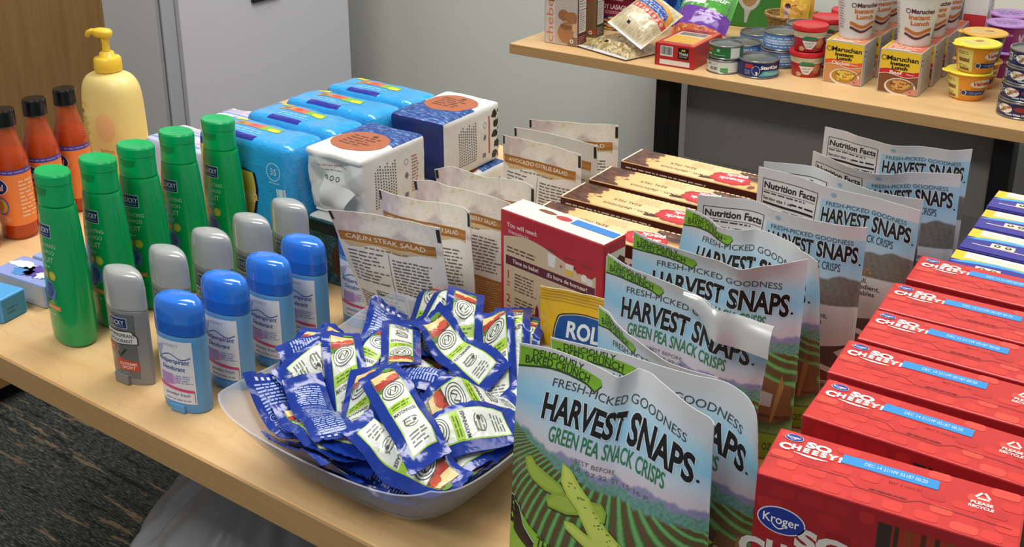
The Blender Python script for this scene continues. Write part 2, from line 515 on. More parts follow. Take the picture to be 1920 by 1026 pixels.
# ================================================================== toiletries on the front table
def lofted(keys, m, b=None, seg=56, per=6, cap0=True, cap1=True, cx=0, cy=0):
    b = b or B(); ks = smooth_keys(keys, per)
    b.loft([ring(k[1], k[2], k[0], k[3], seg, cx, cy) for k in ks], m, cap0, cap1)
    return b, ks
WHITE = M('f2f2ee', .45); INK = M('26262a', .5); NAVY = M('17295e', .35)

# ---- green shampoo bottles
def shampoo(label):
    t = thing('shampoo_bottle', label, 'shampoo bottle', (0, 0, T), 0, 'green shampoo bottles in a row')
    G = M('009c52', .22, coat=.3); GC = M('00a85c', .26)
    keys = [(0, .026, .0165, 2.2), (.002, .0285, .0188, 2.2), (.006, .030, .0198, 2.2), (.03, .0312, .0205, 2.2), (.07, .031, .0205, 2.15), (.11, .0292, .0198, 2.1), (.145, .0268, .0185, 2.05), (.163, .0248, .0175, 2), (.166, .0240, .0170, 2), (.166, .0240, .0170, 2), (.1665, .022, .0155, 2)]
    b, ks = lofted(keys, G)
    S = side_surface(ks, -PI/2, 2.4, .004, .163); W = S.W; x = W/2
    b.rect(S, x-.0125, .128, x+.0125, .143, M('dfe6e0', .4), 1); b.rect(S, x-.0119, .1286, x+.0119, .1424, NAVY, 2)
    b.text(S, 'LUCKY', x, .1338, .0058, M('e9eef2', .4), 3, sx=.85)
    b.rect(S, x-.009, .1308, x+.009, .1314, M('8fa3c8', .5), 3)
    pale = M('b5d6bd', .4)
    for s, y, h in (('HYDRATING', .1165, .0046), ('SHAMPOO', .1085, .0046), ('FRUIT', .0985, .0068)): b.text(S, s, x, y, h, pale, 1, sx=.95)
    b.lines(S, x-.009, .0915, x+.009, .0945, 1, pale, 1, 2)
    b.ell(S, x-.0055, .083, .0052, .0052, M('c58d4c', .4), 1); b.ell(S, x-.0055, .083, .0035, .0035, M('d8a866', .4), 2)
    b.ell(S, x+.0065, .083, .0055, .0055, M('b9ba3a', .4), 1); b.ell(S, x+.0065, .083, .004, .004, M('c9c94e', .4), 2)
    b.ell(S, x-.002, .064, .010, .0125, M('4f7fb5', .4), 1, wob=.18, seed=2); b.ell(S, x-.001, .065, .006, .0085, M('1f4f96', .4), 2, wob=.2, seed=5)
    b.ell(S, x-.006, .056, .005, .006, M('2c5aa0', .4), 2, wob=.2, seed=7)
    b.rect(S, x-.011, .041, x+.013, .0465, M('d98a3c', .45), 1); b.lines(S, x-.009, .0425, x+.011, .045, 1, M('f3e2c0', .5), 2, 4)
    b.lines(S, x-.009, .033, x+.006, .037, 1, pale, 1, 9)
    b.build('bottle_body', t)
    ck = [(.1668, .0215, .0150, 2), (.1668, .0215, .0150, 2), (.167, .0236, .0168, 2), (.19, .0232, .0166, 2), (.192, .0232, .0166, 2), (.192, .0238, .0171, 2), (.192, .0238, .0171, 2), (.2005, .0236, .017, 2), (.203, .0222, .0158, 2), (.203, .0222, .0158, 2), (.2024, .0135, .0095, 2), (.2016, .004, .003, 2)]
    b, k2 = lofted(ck, GC)
    S = side_surface([k for k in k2 if k[0] < .191], -PI/2, 1.7, .168, .19, 12)
    b.poly(S, [(S.W/2-.011, .0205), (S.W/2+.011, .0205), (S.W/2+.009, .0135), (S.W/2, .0115), (S.W/2-.009, .0135)], M('0b8443', .35), 1)
    b.build('flip_cap', t)
    return t
sh_lab = ['green shampoo bottle nearest the table edge, beside the soap packets', 'second green shampoo bottle from the table edge', 'middle one of the five green shampoo bottles',
          'green shampoo bottle second from the far end of its row', 'green shampoo bottle standing in front of the blue pad packs']
sh = shampoo(sh_lab[0])
for i, (x, y, r) in enumerate([(-1.0285, .622, -.20), (-1.0225, .674, -.05), (-1.026, .727, .08), (-1.025, .784, -.03), (-1.021, .844, -.08)]):
    o = sh if i == 0 else dup(sh, sh_lab[i]); place(o, (x, y, T), r+.12)

# ---- silver-grey deodorants
def grey_deo(label):
    t = thing('deodorant_stick', label, 'deodorant', (0, 0, T), 0, 'grey antiperspirant sticks in a row')
    G = M('8f9092', .38, metal=.25); GC = M('b0b2b2', .2, metal=.15, coat=.4)
    n = 1.55
    keys = [(.0, .0275, .0135, n), (.0015, .0285, .0142, n), (.012, .029, .0146, n), (.05, .0295, .0148, n), (.086, .0295, .0148, n), (.0868, .0282, .0140, n)]
    b, ks = lofted(keys, G)
    S = side_surface(ks, -PI/2, 2.5, .001, .086); x = S.W/2
    b.poly(S, [(x-.020, .010), (x+.0205, .007), (x+.0205, .0815), (x-.020, .0815)], M('6f7274', .3, metal=.3), 1)
    b.rect(S, x-.0125, .0655, x+.0125, .0775, M('c9d2dc', .4), 2); b.rect(S, x-.0118, .0662, x+.0118, .0768, NAVY, 3)
    b.text(S, 'LUCKY', x, .0698, .005, M('e9eef2', .4), 4, sx=.85); b.rect(S, x-.009, .068, x+.009, .0686, M('8fa3c8', .5), 4)
    P = [(x-.021, .062), (x+.016, .063), (x+.0225, .056), (x+.0225, .0475), (x-.021, .0455)]
    b.poly(S, P, M('1c1d1f', .4), 2); P2 = [(x-.020, .061), (x+.0155, .062), (x+.0215, .0555), (x+.0215, .0485), (x-.020, .0466)]
    b.poly(S, P2, M('d9dcd6', .4), 3)
    b.text(S, 'ANTIPERSPIRANT', x+.001, .0553, .0042, M('202122', .4), 4, width=.038, bold=.01)
    b.text(S, 'DEODORANT', x+.001, .0492, .0042, M('202122', .4), 4, width=.032, bold=.01)
    b.rect(S, x-.021, .036, x-.007, .0435, M('b5382e', .4), 2); b.lines(S, x-.019, .037, x-.008, .0425, 2, M('e9d0c8', .5), 3, 3)
    b.poly(S, [(x-.004, .036), (x, .031), (x+.009, .041), (x+.0065, .042), (x, .0345), (x-.0025, .038)], M('2b2c2e', .4), 2)
    b.poly(S, [(x-.008, .027), (x-.003, .030), (x+.021, .027), (x+.021, .016), (x-.003, .0165), (x-.008, .022)], M('c2452f', .4), 2)
    b.text(S, 'EXTREME', x+.0085, .0225, .0034, M('efcfc4', .5), 3, width=.020, bold=.02); b.text(S, 'SPORT', x+.0085, .0182, .0034, M('efcfc4', .5), 3, width=.016, bold=.02)
    b.poly(S, [(x-.021, .009), (x-.010, .030), (x-.016, .035), (x-.021, .033)], M('b9a489', .5), 2)
    b.lines(S, x-.008, .009, x+.012, .014, 2, M('9a9da0', .5), 2, 6)
    b.build('stick_body', t)
    b = B(); b.rbox(-.012, .008, -.0165, -.012, .0006, .012, M('85878a', .4, metal=.2), .001); b.build('dial', t)
    keys = [(.087, .0278, .0138, n), (.087, .0278, .0138, n), (.0873, .0298, .015, n), (.108, .0295, .0148, n), (.120, .0278, .0138, n), (.1255, .0235, .0115, n), (.128, .015, .0075, n), (.1287, .005, .003, n)]
    b, k2 = lofted(keys, GC); b.build('cap', t)
    return t
gd_lab = ['grey deodorant stick nearest the table edge, in front of the first shampoo bottle', 'second grey deodorant stick from the table edge', 'middle grey deodorant stick of the five',
          'fourth grey deodorant stick, just behind the third blue stick', 'farthest grey deodorant stick, in front of the blue pad pack']
gd = grey_deo(gd_lab[0])
for i, (x, y, r) in enumerate([(-.9035, .607, .02), (-.9055, .665, -.02), (-.903, .722, .04), (-.897, .776, .0), (-.894, .832, -.03)]):
    o = gd if i == 0 else dup(gd, gd_lab[i]); place(o, (x, y, T), r+.05)

# ---- blue deodorants
def blue_deo(label):
    t = thing('deodorant_stick', label, 'deodorant', (0, 0, T), 0, 'blue antiperspirant sticks in a row')
    Bl = M('5b9bd2', .35); n = 2.15
    keys = [(.0, .026, .0140, n), (.0015, .0272, .0150, n), (.01, .0278, .0155, n), (.05, .0283, .016, n), (.086, .0283, .016, n), (.0868, .027, .0148, n)]
    b, ks = lofted(keys, Bl)
    S = side_surface(ks, -PI/2, 2.3, .001, .086); x = S.W/2
    L = (x-.0245, .0105, x+.0225, .0805)
    b.rect(S, *L, M('dfe3ec', .35), 1)
    b.text(S, 'LADIEST', x-.002, .0735, .0032, M('8d97b8', .5), 2, width=.020)
    b.stroke(S, [(x-.016+.002*k, .0628+.0025*math.sin(k*.42-1)) for k in range(19)], .0011, M('4a5a9a', .4), 2)
    b.ell(S, x-.019, .064, .0035, .008, M('7fb7b0', .5), 2, rot=.5); b.ell(S, x-.016, .069, .003, .006, M('b9a5cf', .5), 3, rot=-.6)
    b.text(S, 'Antiperspirant', x-.001, .0555, .0052, M('3b4a9c', .4), 3, width=.038, shear=.2, bold=.012); b.text(S, 'Deodorant', x-.001, .0475, .0052, M('3b4a9c', .4), 3, width=.028, shear=.2, bold=.012)
    b.poly(S, [(x-.018, .043), (x-.002, .043), (x-.0015, .031), (x-.019, .029)], M('b58fc6', .5), 2); b.poly(S, [(x-.002, .043), (x+.006, .036), (x-.0015, .031)], M('cfa9d2', .5), 3)
    b.lines(S, x+.002, .033, x+.0205, .043, 4, M('8e9cc9', .5), 3, 5)
    b.poly(S, [(x-.0235, .0305), (x+.0205, .0265), (x+.0205, .0235), (x-.0235, .0265)], M('d6477f', .4), 3)
    b.text(S, 'powder fresh', x+.001, .0188, .0036, M('4a5aa5', .5), 3, width=.030, shear=.15)
    b.lines(S, x-.015, .0125, x+.018, .0155, 1, M('8e97b4', .5), 3, 8)
    b.rect(S, x+.0205, .012, x+.0212, .026, M('77809c', .5), 3)
    b.build('stick_body', t)
    b = B(); b.rbox(-.009, .009, -.0172, -.013, .0006, .0095, M('5fa0d6', .35), .001); b.build('dial', t)
    keys = [(.087, .0265, .0146, n), (.087, .0265, .0146, n), (.0873, .0288, .0163, n), (.097, .0288, .0163, n), (.1005, .0286, .0162, n)]
    b, _ = lofted(keys, M('1f62c4', .2), cap1=False)
    keys = [(.1005, .0286, .0162, n), (.11, .0283, .016, n), (.1175, .0265, .015, n), (.1225, .0215, .0125, n), (.1243, .013, .008, n), (.1248, .004, .003, n)]
    b, _ = lofted(keys, M('2a78e0', .10, coat=.6), b, cap0=False)
    b.build('cap', t)
    return t
bd_lab = ['blue deodorant stick nearest the table edge and the bowl corner', 'second blue deodorant stick from the table edge', 'third blue deodorant stick, behind the left rim of the bowl',
          'fourth blue deodorant stick, before the dark teal pack', 'blue deodorant stick half hidden behind the steak salad pouch']
bd = blue_deo(bd_lab[0])
for i, (x, y, r) in enumerate([(-.8155, .605, .06), (-.8125, .661, .02), (-.808, .717, -.02), (-.8115, .772, .0), (-.785, .836, .05)]):
    o = bd if i == 0 else dup(bd, bd_lab[i]); place(o, (x, y, T), r+.10)

# ---- orange liquid soap bottles with black caps
def orange_soap(label):
    t = thing('soap_bottle', label, 'soap bottle', (0, 0, T), 0, 'orange liquid soap bottles with black caps')
    A = M('c8501f', .08, spec=.6, alpha=.55, coat=.6)
    keys = [(0, .022, .0195, 2.2), (.0015, .0238, .021, 2.2), (.006, .0252, .0222, 2.2), (.06, .0255, .0225, 2.2), (.104, .0253, .0222, 2.15), (.112, .0246, .0216, 2.1), (.130, .0198, .018, 2), (.146, .0142, .0138, 2), (.152, .0128, .0128, 2), (.158, .0122, .0122, 2)]
    b, ks = lofted(keys, A, seg=48)
    b.build('bottle_body', t)
    liq = [(.002, .0212, .0188, 2.2), (.006, .0238, .0208, 2.2), (.06, .0241, .0211, 2.2), (.104, .0239, .0208, 2.15), (.112, .0232, .0202, 2.1), (.122, .0208, .0186, 2)]
    b, _ = lofted(liq, M('c23a12', .2), seg=40); b.build('liquid_soap', t)
    b = B(); S = side_surface(ks, -PI/2, 5.6, .012, .104, 24, 80); x = S.W/2
    OR = M('ef8440', .4)
    b.rect(S, x-.058, .010, x+.058, .083, OR, 1)
    b.rect(S, x-.058, .083, x+.058, .0895, M('4b3f98', .4), 2); b.lines(S, x-.055, .0842, x+.055, .0885, 1, M('8f86c6', .5), 3, 3, ragged=0)
    b.ell(S, x, .066, .0165, .0125, M('20306f', .35), 2); b.ringp(S, x, .066, .0165, .0125, .0012, M('dfe3ef', .4), 3)
    b.text(S, 'dial', x, .0605, .0095, M('eef0f5', .35), 4, bold=.02, shear=.15)
    b.ell(S, x+.004, .038, .0105, .013, M('5b6fb5', .4), 2); b.ell(S, x+.004, .038, .008, .0105, M('dfb23c', .4), 3); b.ell(S, x+.002, .038, .0045, .007, M('c9852c', .5), 4, wob=.2)
    b.ell(S, x, .019, .015, .006, M('efa682', .5), 2); b.lines(S, x+.03, .02, x+.055, .075, 10, M('f3c3a2', .5), 2, 7)
    b.build('wrap_label', t)
    ck = [(.1582, .0135, .0135, 2), (.1582, .0135, .0135, 2), (.1586, .0158, .0158, 2), (.178, .0154, .0154, 2), (.181, .0142, .0142, 2), (.181, .0142, .0142, 2), (.1806, .012, .012, 2)]
    b, _ = lofted(ck, M('0e0e10', .25), seg=40); b.build('screw_cap', t)
    return t
os_lab = ['orange soap bottle cut by the left picture edge, second from the front', 'third orange soap bottle from the front, left of the farthest one', 'farthest orange soap bottle, next to the yellow lotion', 'frontmost orange soap bottle, only its edge showing']
os_ = orange_soap(os_lab[0])
for i, (x, y, r) in enumerate([(-1.343, .7535, .05), (-1.352, .806, .12), (-1.361, .859, .02), (-1.345, .698, 0)]):
    o = os_ if i == 0 else dup(os_, os_lab[i]); place(o, (x, y, T), r)

# ---- yellow lotion with a pump
t = thing('lotion_bottle', 'yellow pump bottle of lotion behind the green shampoo', 'lotion bottle', (-1.405, .965, T), .12)
Y = M('f0d98a', .35)
keys = [(0, .047, .030, 2.4), (.002, .049, .032, 2.4), (.008, .051, .0335, 2.4), (.06, .052, .0345, 2.4), (.12, .0505, .034, 2.4), (.148, .048, .033, 2.3), (.162, .0425, .030, 2.2), (.1695, .034, .0255, 2.1), (.173, .022, .019, 2), (.175, .0175, .0165, 2)]
b, ks = lofted(keys, Y)
S = side_surface(ks, -PI/2, 2.4, .01, .15); x = S.W/2
b.lines(S, x-.045, .035, x-.018, .098, 17, M('a98f52', .6), 1, 4); b.rect(S, x-.045, .102, x-.030, .108, M('8d7746', .6), 1)
b.stroke(S, [(x-.046+.003*k, .112+.006*math.sin(k*.3)) for k in range(11)], .0012, M('e39b5c', .5), 1)
b.ell(S, x+.014, .085, .018, .022, M('f6c58a', .5), 1); b.text(S, 'lotion', x+.014, .045, .008, M('c58a3c', .5), 1)
b.build('bottle_body', t)
YC = M('f3c93c', .3)
b = B(); b.lathe([(.0175, .1755), (.0195, .1758), (.0195, .1758), (.0205, .178), (.0200, .194), (.018, .1968), (.018, .1968), (.0115, .1985), (.0105, .204), (.0078, .2055)], YC, 40); b.build('collar', t)
b = B(); b.lathe([(.0058, .206), (.0052, .218), (.0068, .2265)], YC, 24)
b.loft([ring(a, c, z, 2.3, 32, -.004, 0) for z, a, c in ((.2268, .0115, .008), (.2285, .0165, .0098), (.235, .0178, .0105), (.2385, .015, .009), (.2398, .008, .005))], YC)
b.tube([(-.012, 0, .2325), (-.026, 0, .2325), (-.034, 0, .2295), (-.037, 0, .225)], [.0055, .005, .0045, .0035], YC, 14)
b.build('pump_head', t)

# ---- soap bars in wrappers
def soap_bar(name, label, sx, sy, sz, loc, rz, top_mat, end_hex, front_hex, word):
    b = B(); x0, x1, y0, y1 = -sx/2, sx/2, -sy/2, sy/2
    b.rbox(x0, x1, y0, y1, 0, sz, top_mat, .0022)
    F = box_faces(x0, x1, y0, y1, 0, sz)
    b.rect(F['right'], .002, .0015, sy-.002, sz-.002, M(end_hex, .35), 1); b.rect(F['front'], .002, .0015, sx-.002, sz-.002, M(front_hex, .4), 1)
    b.lines(F['right'], .008, .008, sy-.012, .018, 2, M('2c5f7d', .5), 2, 3)
    S = F['top']
    if word:
        b.ell(S, sx*.62, sy*.5, .020, .014, M('5b4ca5', .3), 1, wob=.25, seed=3); b.ell(S, sx*.75, sy*.42, .012, .009, M('e8e9f4', .2), 2, wob=.3, seed=5)
        b.ell(S, sx*.40, sy*.35, .016, .010, M('4a8fd0', .3), 1, wob=.25, seed=9); b.ell(S, sx*.7, sy*.75, .012, .006, M('4b3a98', .3), 1, wob=.3, seed=8)
        b.ell(S, sx*.25, sy*.62, .022, .008, M('dfe6f2', .25), 1, wob=.2, seed=4)
    else:
        b.rect(S, sx*.1, sy*.25, sx*.55, sy*.6, M('2e6fc2', .3), 1)
    o = b.build(name); tag(o, label, 'soap bar', 'wrapped soap bars at the left'); place(o, loc, rz); return o
soap_bar('soap_bar', 'sky blue wrapped soap bar cut by the left picture edge', .095, .036, .031, (-1.1745, .602, T), .17, M('4fa6e0', .3), '2f84ab', '3f92c8', False)
soap_bar('soap_bar', 'violet and white glossy soap bar beside the first shampoo bottle', .095, .048, .030, (-1.166, .662, T), .10, M('8fa3dc', .2), '2d7690', 'b9b8b4', True)
soap_bar('soap_bar', 'lilac wrapped soap bar behind the violet one, mostly hidden', .095, .040, .029, (-1.165, .713, T), .12, M('93aede', .25), '3a80a5', 'a9b4cc', False)
# ================================================================== soft packs of pads
def wrinkle_box(x0, x1, y0, y1, z0, z1, r, n, amp, seed, bulge=.003):
    """six gridded faces of a soft pack; returns {face: Grid}"""
    F = {}; C = Vector(((x0+x1)/2, (y0+y1)/2, (z0+z1)/2)); hx, hy, hz = (x1-x0)/2, (y1-y0)/2, (z1-z0)/2
    def sh(x, y, z):                                    # x, y, z in -1..1 on the cube -> rounded, wrinkled
        p = Vector((x*hx, y*hy, z*hz)); q = Vector((max(-hx+r, min(hx-r, p.x)), max(-hy+r, min(hy-r, p.y)), max(-hz+r, min(hz-r, p.z))))
        d = p-q; l = d.length
        if l > 0: p = q+d/l*r
        nrm = d/l if l > 0 else Vector((0, 0, 1))
        bl = bulge*(1-x*x)*(1-z*z) if abs(y) == 1 else bulge*(1-y*y)*(1-z*z) if abs(x) == 1 else bulge*.5*(1-x*x)*(1-y*y)
        w = mnoise.noise(Vector((p.x*38+seed, p.y*38, p.z*30)))+.6*abs(mnoise.noise(Vector((p.x*80, p.y*80+seed, p.z*60))))
        p = p+nrm*(bl+amp*w*(1 if z > -.95 else 0))
        if p.z < -hz: p.z = -hz
        return C+p
    R = [-1+2*i/n for i in range(n+1)]
    F['front'] = [[sh(x, -1, z) for x in R] for z in R]; F['back'] = [[sh(-x, 1, z) for x in R] for z in R]
    F['right'] = [[sh(1, y, z) for y in R] for z in R]; F['left'] = [[sh(-1, -y, z) for y in R] for z in R]
    F['top'] = [[sh(x, y, 1) for x in R] for y in R]; F['bottom'] = [[sh(x, -y, -1) for x in R] for y in R]
    dims = {'front': (2*hx, 2*hz), 'back': (2*hx, 2*hz), 'right': (2*hy, 2*hz), 'left': (2*hy, 2*hz), 'top': (2*hx, 2*hy), 'bottom': (2*hx, 2*hy)}
    return {k: Grid(g, *dims[k], ml=.005) for k, g in F.items()}
SKYT = NT('sky_blue_film'); SKY = SKYT.out(lin('2f9fe0'), .16, .5, bump=SKYT.noise(SKYT.obj(), 45, 3, .65, 1.0), bstr=.6, bdist=.004, coat=.5); DBLUE = M('2b2f96', .2)
def blue_pack(label, seed, w=.165, d=.0675, h=.17):
    b = B(); F = wrinkle_box(-w/2, w/2, -d/2, d/2, 0, h, .012, 22, .0016, seed)
    for k, g in F.items(): b.grid(g.p, SKY)
    S = F['top']
    b.poly(S, [(.004, .062), (.018, .066), (.10, .070), (.10, .072), (.004, .072)], M('c86fb0', .25), 1)
    b.rect(S, .018, .052, .040, .066, M('f2d71e', .25), 2)
    b.poly(S, [(.030, .036), (.052, .037), (.055, .050), (.036, .050)], M('b98a4a', .3), 2); b.poly(S, [(.052, .036), (.078, .036), (.080, .050), (.055, .050)], M('e06a4c', .3), 2)
    b.poly(S, [(.078, .035), (.112, .035), (.110, .049), (.080, .050)], M('7fb53c', .3), 2); b.ell(S, .101, .040, .010, .005, M('f0dc2a', .3), 3)
    b.ell(S, .062, .044, .007, .004, M('d8502f', .3), 3); b.ell(S, .040, .043, .006, .003, M('8f6434', .3), 3)
    b.lines(S, .045, .019, .105, .030, 2, M('8fcdf2', .3), 2, seed); b.poly(S, [(.040, .004), (.098, .004), (.098, .014), (.042, .015)], DBLUE, 2)
    S = F['front']
    b.poly(S, [(.002, .0), (.066, .0), (.066, .130), (.060, .155), (.002, .160)], DBLUE, 1)
    A = [(.062+.048*math.sin(PI*min(1, k/16*.62)), .008+.128*k/16*.95) for k in range(17)]
    b.poly(S, [(.062, .004)]+A+[(.060, .138)], M('141a4a', .3), 2)
    A2 = [(x-.004, y) for x, y in A]; b.poly(S, [(.0605, .004)]+A2+[(.059, .132)], M('e6c858', .35), 3)
    for k in range(7): b.ell(S, .068+.022*(k % 2)+.003*(k % 3), .020+.015*k, .011, .008, M(('f2e2a0', 'd8ae3c', 'f0d880')[k % 3], .4), 4, wob=.3, seed=k)
    b.ringp(S, .138, .137, .012, .012, .0012, M('bfe2f5', .3), 2); b.text(S, '35', .138, .133, .0085, M('d5ecf8', .3), 2); b.lines(S, .129, .121, .147, .124, 1, M('bfe2f5', .3), 2, 3, ragged=0)
    b.rect(S, .002, .070, .020, .150, M('e6c83a', .3), 2); b.rect(F['left'], .004, .070, S.H*.38, .150, M('e6c83a', .3), 1)
    arc = [(.149-.010*((k-2)/8)**2 if k < 9 else .149-.010*.56-.012*((k-8)/4)**1.3, .116-.0055*k) for k in range(13)]
    b.stroke(S, arc, .014, M('dfeef6', .35), 2); b.stroke(S, arc, .0105, M('8fc4e4', .35), 3); b.stroke(S, arc, .006, M('cfe6f2', .35), 4)
    o = b.build('pad_pack'); tag(o, label, 'pad pack', 'sky blue packs of pads in a row'); return o
bl = ['sky blue pad pack at the front of its row, its printed front showing', 'second sky blue pad pack, left of the nearer white paper pack', 'third sky blue pad pack of the row, with dark blue stripe', 'farthest sky blue pad pack, next to the farther white pack']
for i, y in enumerate((.906, .983, 1.060, 1.137)):
    o = blue_pack(bl[i], 3.1*i); place(o, (-1.016+.003*(i % 2), y, T), (.02, -.02, .015, -.01)[i])
# paler packs behind
def pale_pack(label, loc, rz, seed):
    b = B(); F = wrinkle_box(-.06, .06, -.035, .035, 0, .130, .01, 14, .0014, seed)
    m = M('c9cfea', .2, coat=.4)
    for k, g in F.items(): b.grid(g.p, m)
    for k in range(6): b.rect(F['top'], .006, .008+.01*k, .114, .012+.01*k, M(('7f9fd8', 'd9a6c8', 'f2f2f6')[k % 3], .3), 1)
    o = b.build('pad_pack'); tag(o, label, 'pad pack', 'pale striped packs behind the blue ones'); place(o, loc, rz)
pale_pack('pale striped pad pack behind the second and third blue packs', (-1.166, 1.012, T), .03, 5)
pale_pack('pale striped pad pack behind the frontmost blue pack', (-1.166, .915, T), -.02, 8)

# ---- white paper-wrapped packs, two stacked pairs
PAPER = NT('crumpled_white_paper'); PAPER = PAPER.out(lin('dcdcd9'), .45, .4, bump=PAPER.noise(PAPER.obj(), 40, 3), bstr=.25, bdist=.003)
COPPER = M('a9603f', .45); DEEP = M('1f2b6a', .3)
def sea(name):
    t = NT(name); u, x, y = t.uv()
    n = t.noise(t.mapping(u, (3, 6, 1)), 3, 5, .7, .8)
    return t.out(t.ramp(n, [(.35, '1a2260'), (.52, '2c4f96'), (.62, '5f8fc4'), (.72, 'dfe8f0')]), .35, .4)
SEA = sea('sea_print'); TEAL = NT('teal_print'); _u, _x, _y = TEAL.uv(); TEAL = TEAL.out(TEAL.ramp(TEAL.noise(TEAL.mapping(_u, (4, 5, 1)), 3, 5, .7, 1), [(.35, '0d2430'), (.5, '1d4c5a'), (.62, '3f7a7a'), (.72, 'a9b98f')]), .4, .4)
def white_pack(label, seed, print_front, h=.085, w=.092, d=.128, bottom_plain=False):
    b = B(); F = wrinkle_box(-w/2, w/2, -d/2, d/2, 0, h, .006, 22, .0016, seed, .002)
    if print_front == 'end' and h > .0845:               # the squashed, folded end
        F = wrinkle_box(-w/2, w/2, -d/2, d/2, 0, h, .006, 40, .0012, seed, .002)
        for nm, g in F.items():
            for p in g.p.reshape(-1, 3):
                k = max(0.0, (-p[1]-.030)/(d/2-.030)); q = (p[0]/w+.5, p[2]/h)
                f = abs(((q[0]*1.7+q[1]*1.1+.15) % 1)-.5)+abs(((q[0]*1.2-q[1]*1.6+.6) % 1)-.5)
                p[1] += k**2*(.004+.012*f*(1 if .02 < q[1] < .9 else .3)+.030*max(0, .45-q[1])*(1-abs(2*q[0]-1)*.3))
                p[0] *= 1-.10*k**2*max(0, .55-q[1])
            gy = np.gradient(g.p, axis=0); gx = np.gradient(g.p, axis=1); n_ = np.cross(gx, gy); g.n = n_/(np.linalg.norm(n_, axis=2, keepdims=True)+1e-12)
    for k, g in F.items(): b.grid(g.p, PAPER)
    S = F['top']; W = S.W; H = S.H
    if print_front == 'dark':                            # sea blue towards the front, white behind
        g = S.p[0:13, :]; b.grid(g+S.n[0:13, :]*.0002, SEA); cy = .076
        b.grid(F['front'].p+F['front'].n*.0002, DEEP)
    else:
        k_ = S.p.shape[0]//2+1; g = S.p[k_:, :]; b.grid(g+S.n[k_:, :]*.0002, SEA); cy = .058
    b.ell(S, W*.50, cy, .039, .034, COPPER, 3, n=40)
    b.lines(S, W*.52-.024, cy-.018, W*.52+.024, cy+.018, 5, M('5f3320', .5), 4, seed+2, ragged=.4); b.ell(S, W*.52+.004, cy+.022, .004, .003, M('3a221a', .5), 4)
    S = F['right']
    for k in range(9): b.lines(S, .030+.0045*k, .014, .0325+.0045*k, .064+.003*(k % 3), 14, M('56565a', .6), 1, k, th=.5, ragged=.1)
    b.bars(S, .084, .012, .092, .020, INK, M('d9d9d6', .5), 1, 4)
    b.ringp(S, .088, .060, .004, .004, .0006, M('77777a', .5), 1); b.poly(S, [(.084, .042), (.088, .047), (.092, .042), (.088, .037)], M('6f6f72', .5), 1)
    if print_front == 'dark':
        b.rect(S, .098, .016, .1015, .070, M('b85a45', .5), 1)
        for k in range(5): b.ell(S, .113+.004*(k % 2), .012+.0145*k, .0065, .0055, M('1c1c1f', .5), 1, wob=.25, seed=k)
        for k in range(6): b.ell(S, .122, .008+.013*k, .0022, .0024, M('1c1c1f', .5), 1, wob=.3, seed=k+9)
    else:
        b.lines(S, .098, .016, .112, .066, 12, M('a5705f', .6), 1, 5)
    S = F['front']
    if print_front == 'end':
        b.lines(S, .022, .066, .066, .069, 1, M('c58a78', .5), 1, 3, ragged=0); b.lines(S, .028, .060, .056, .063, 1, M('8a8a8c', .5), 1, 4, ragged=0)
        for k in range(3): b.ringp(S, .034+.009*k, .052, .003, .003, .001, M('2b2b2e', .5), 1)
    o = b.build('paper_pack'); tag(o, label, 'pad pack', 'white paper packs stacked in pairs'); return o
# folded paper flap on the crumpled end of the nearer upper pack is a part of it
lo1 = white_pack('dark teal fronted pack lying under the nearer white paper pack', 1, 'end', .084)
b = B(); F = wrinkle_box(-.0462, .0462, -.003, .003, .002, .083, .002, 20, .0008, 6, .001); b.grid(F['front'].p, TEAL)
for k in ('back', 'left', 'right', 'top', 'bottom'): b.grid(F[k].p, TEAL)
S = F['front']; b.ell(S, .068, .034, .022, .028, M('4a2c1c', .4), 2, n=36); b.lines(S, .055, .018, .080, .050, 5, M('2b170e', .5), 3, 4); b.rect(S, .0, .066, .0924, .081, M('10161c', .4), 1)
o = b.build('printed_front', lo1); o.location = (0, -.0685, 0)
place(lo1, (-.880, .955, T), .02)
up1 = white_pack('crumpled white paper pack with copper circle, in front of its pair', 2, 'end')
b = B(); g = []
for j in range(13):
    row = []
    for i in range(13):
        u, v = i/12, j/12
        row.append((.050*(u-.5)*(1-.3*v), -.004-.010*math.sin(PI*v*.9)*(1-.5*abs(u-.4))-.003*math.sin(6*u+3*v), -.036*v*(1-.2*u)))
    g.append(row)
b.grid(g, PAPER, flip=True); b.grid(np.array(g)+[0, .0008, 0], PAPER)
o = b.build('folded_flap', up1); o.location = (.012, -.0545, .046); o.rotation_euler = (0, .25, 0)
place(up1, (-.880, .951, T+.0862), -.01)
lo2 = white_pack('white paper pack lying under the farther white pack', 3, 'end', .084); place(lo2, (-.876, 1.128, T), .0)
up2 = white_pack('white paper pack with navy front and black blots, the farther one', 4, 'dark'); place(up2, (-.884, 1.122, T+.0862), .0)
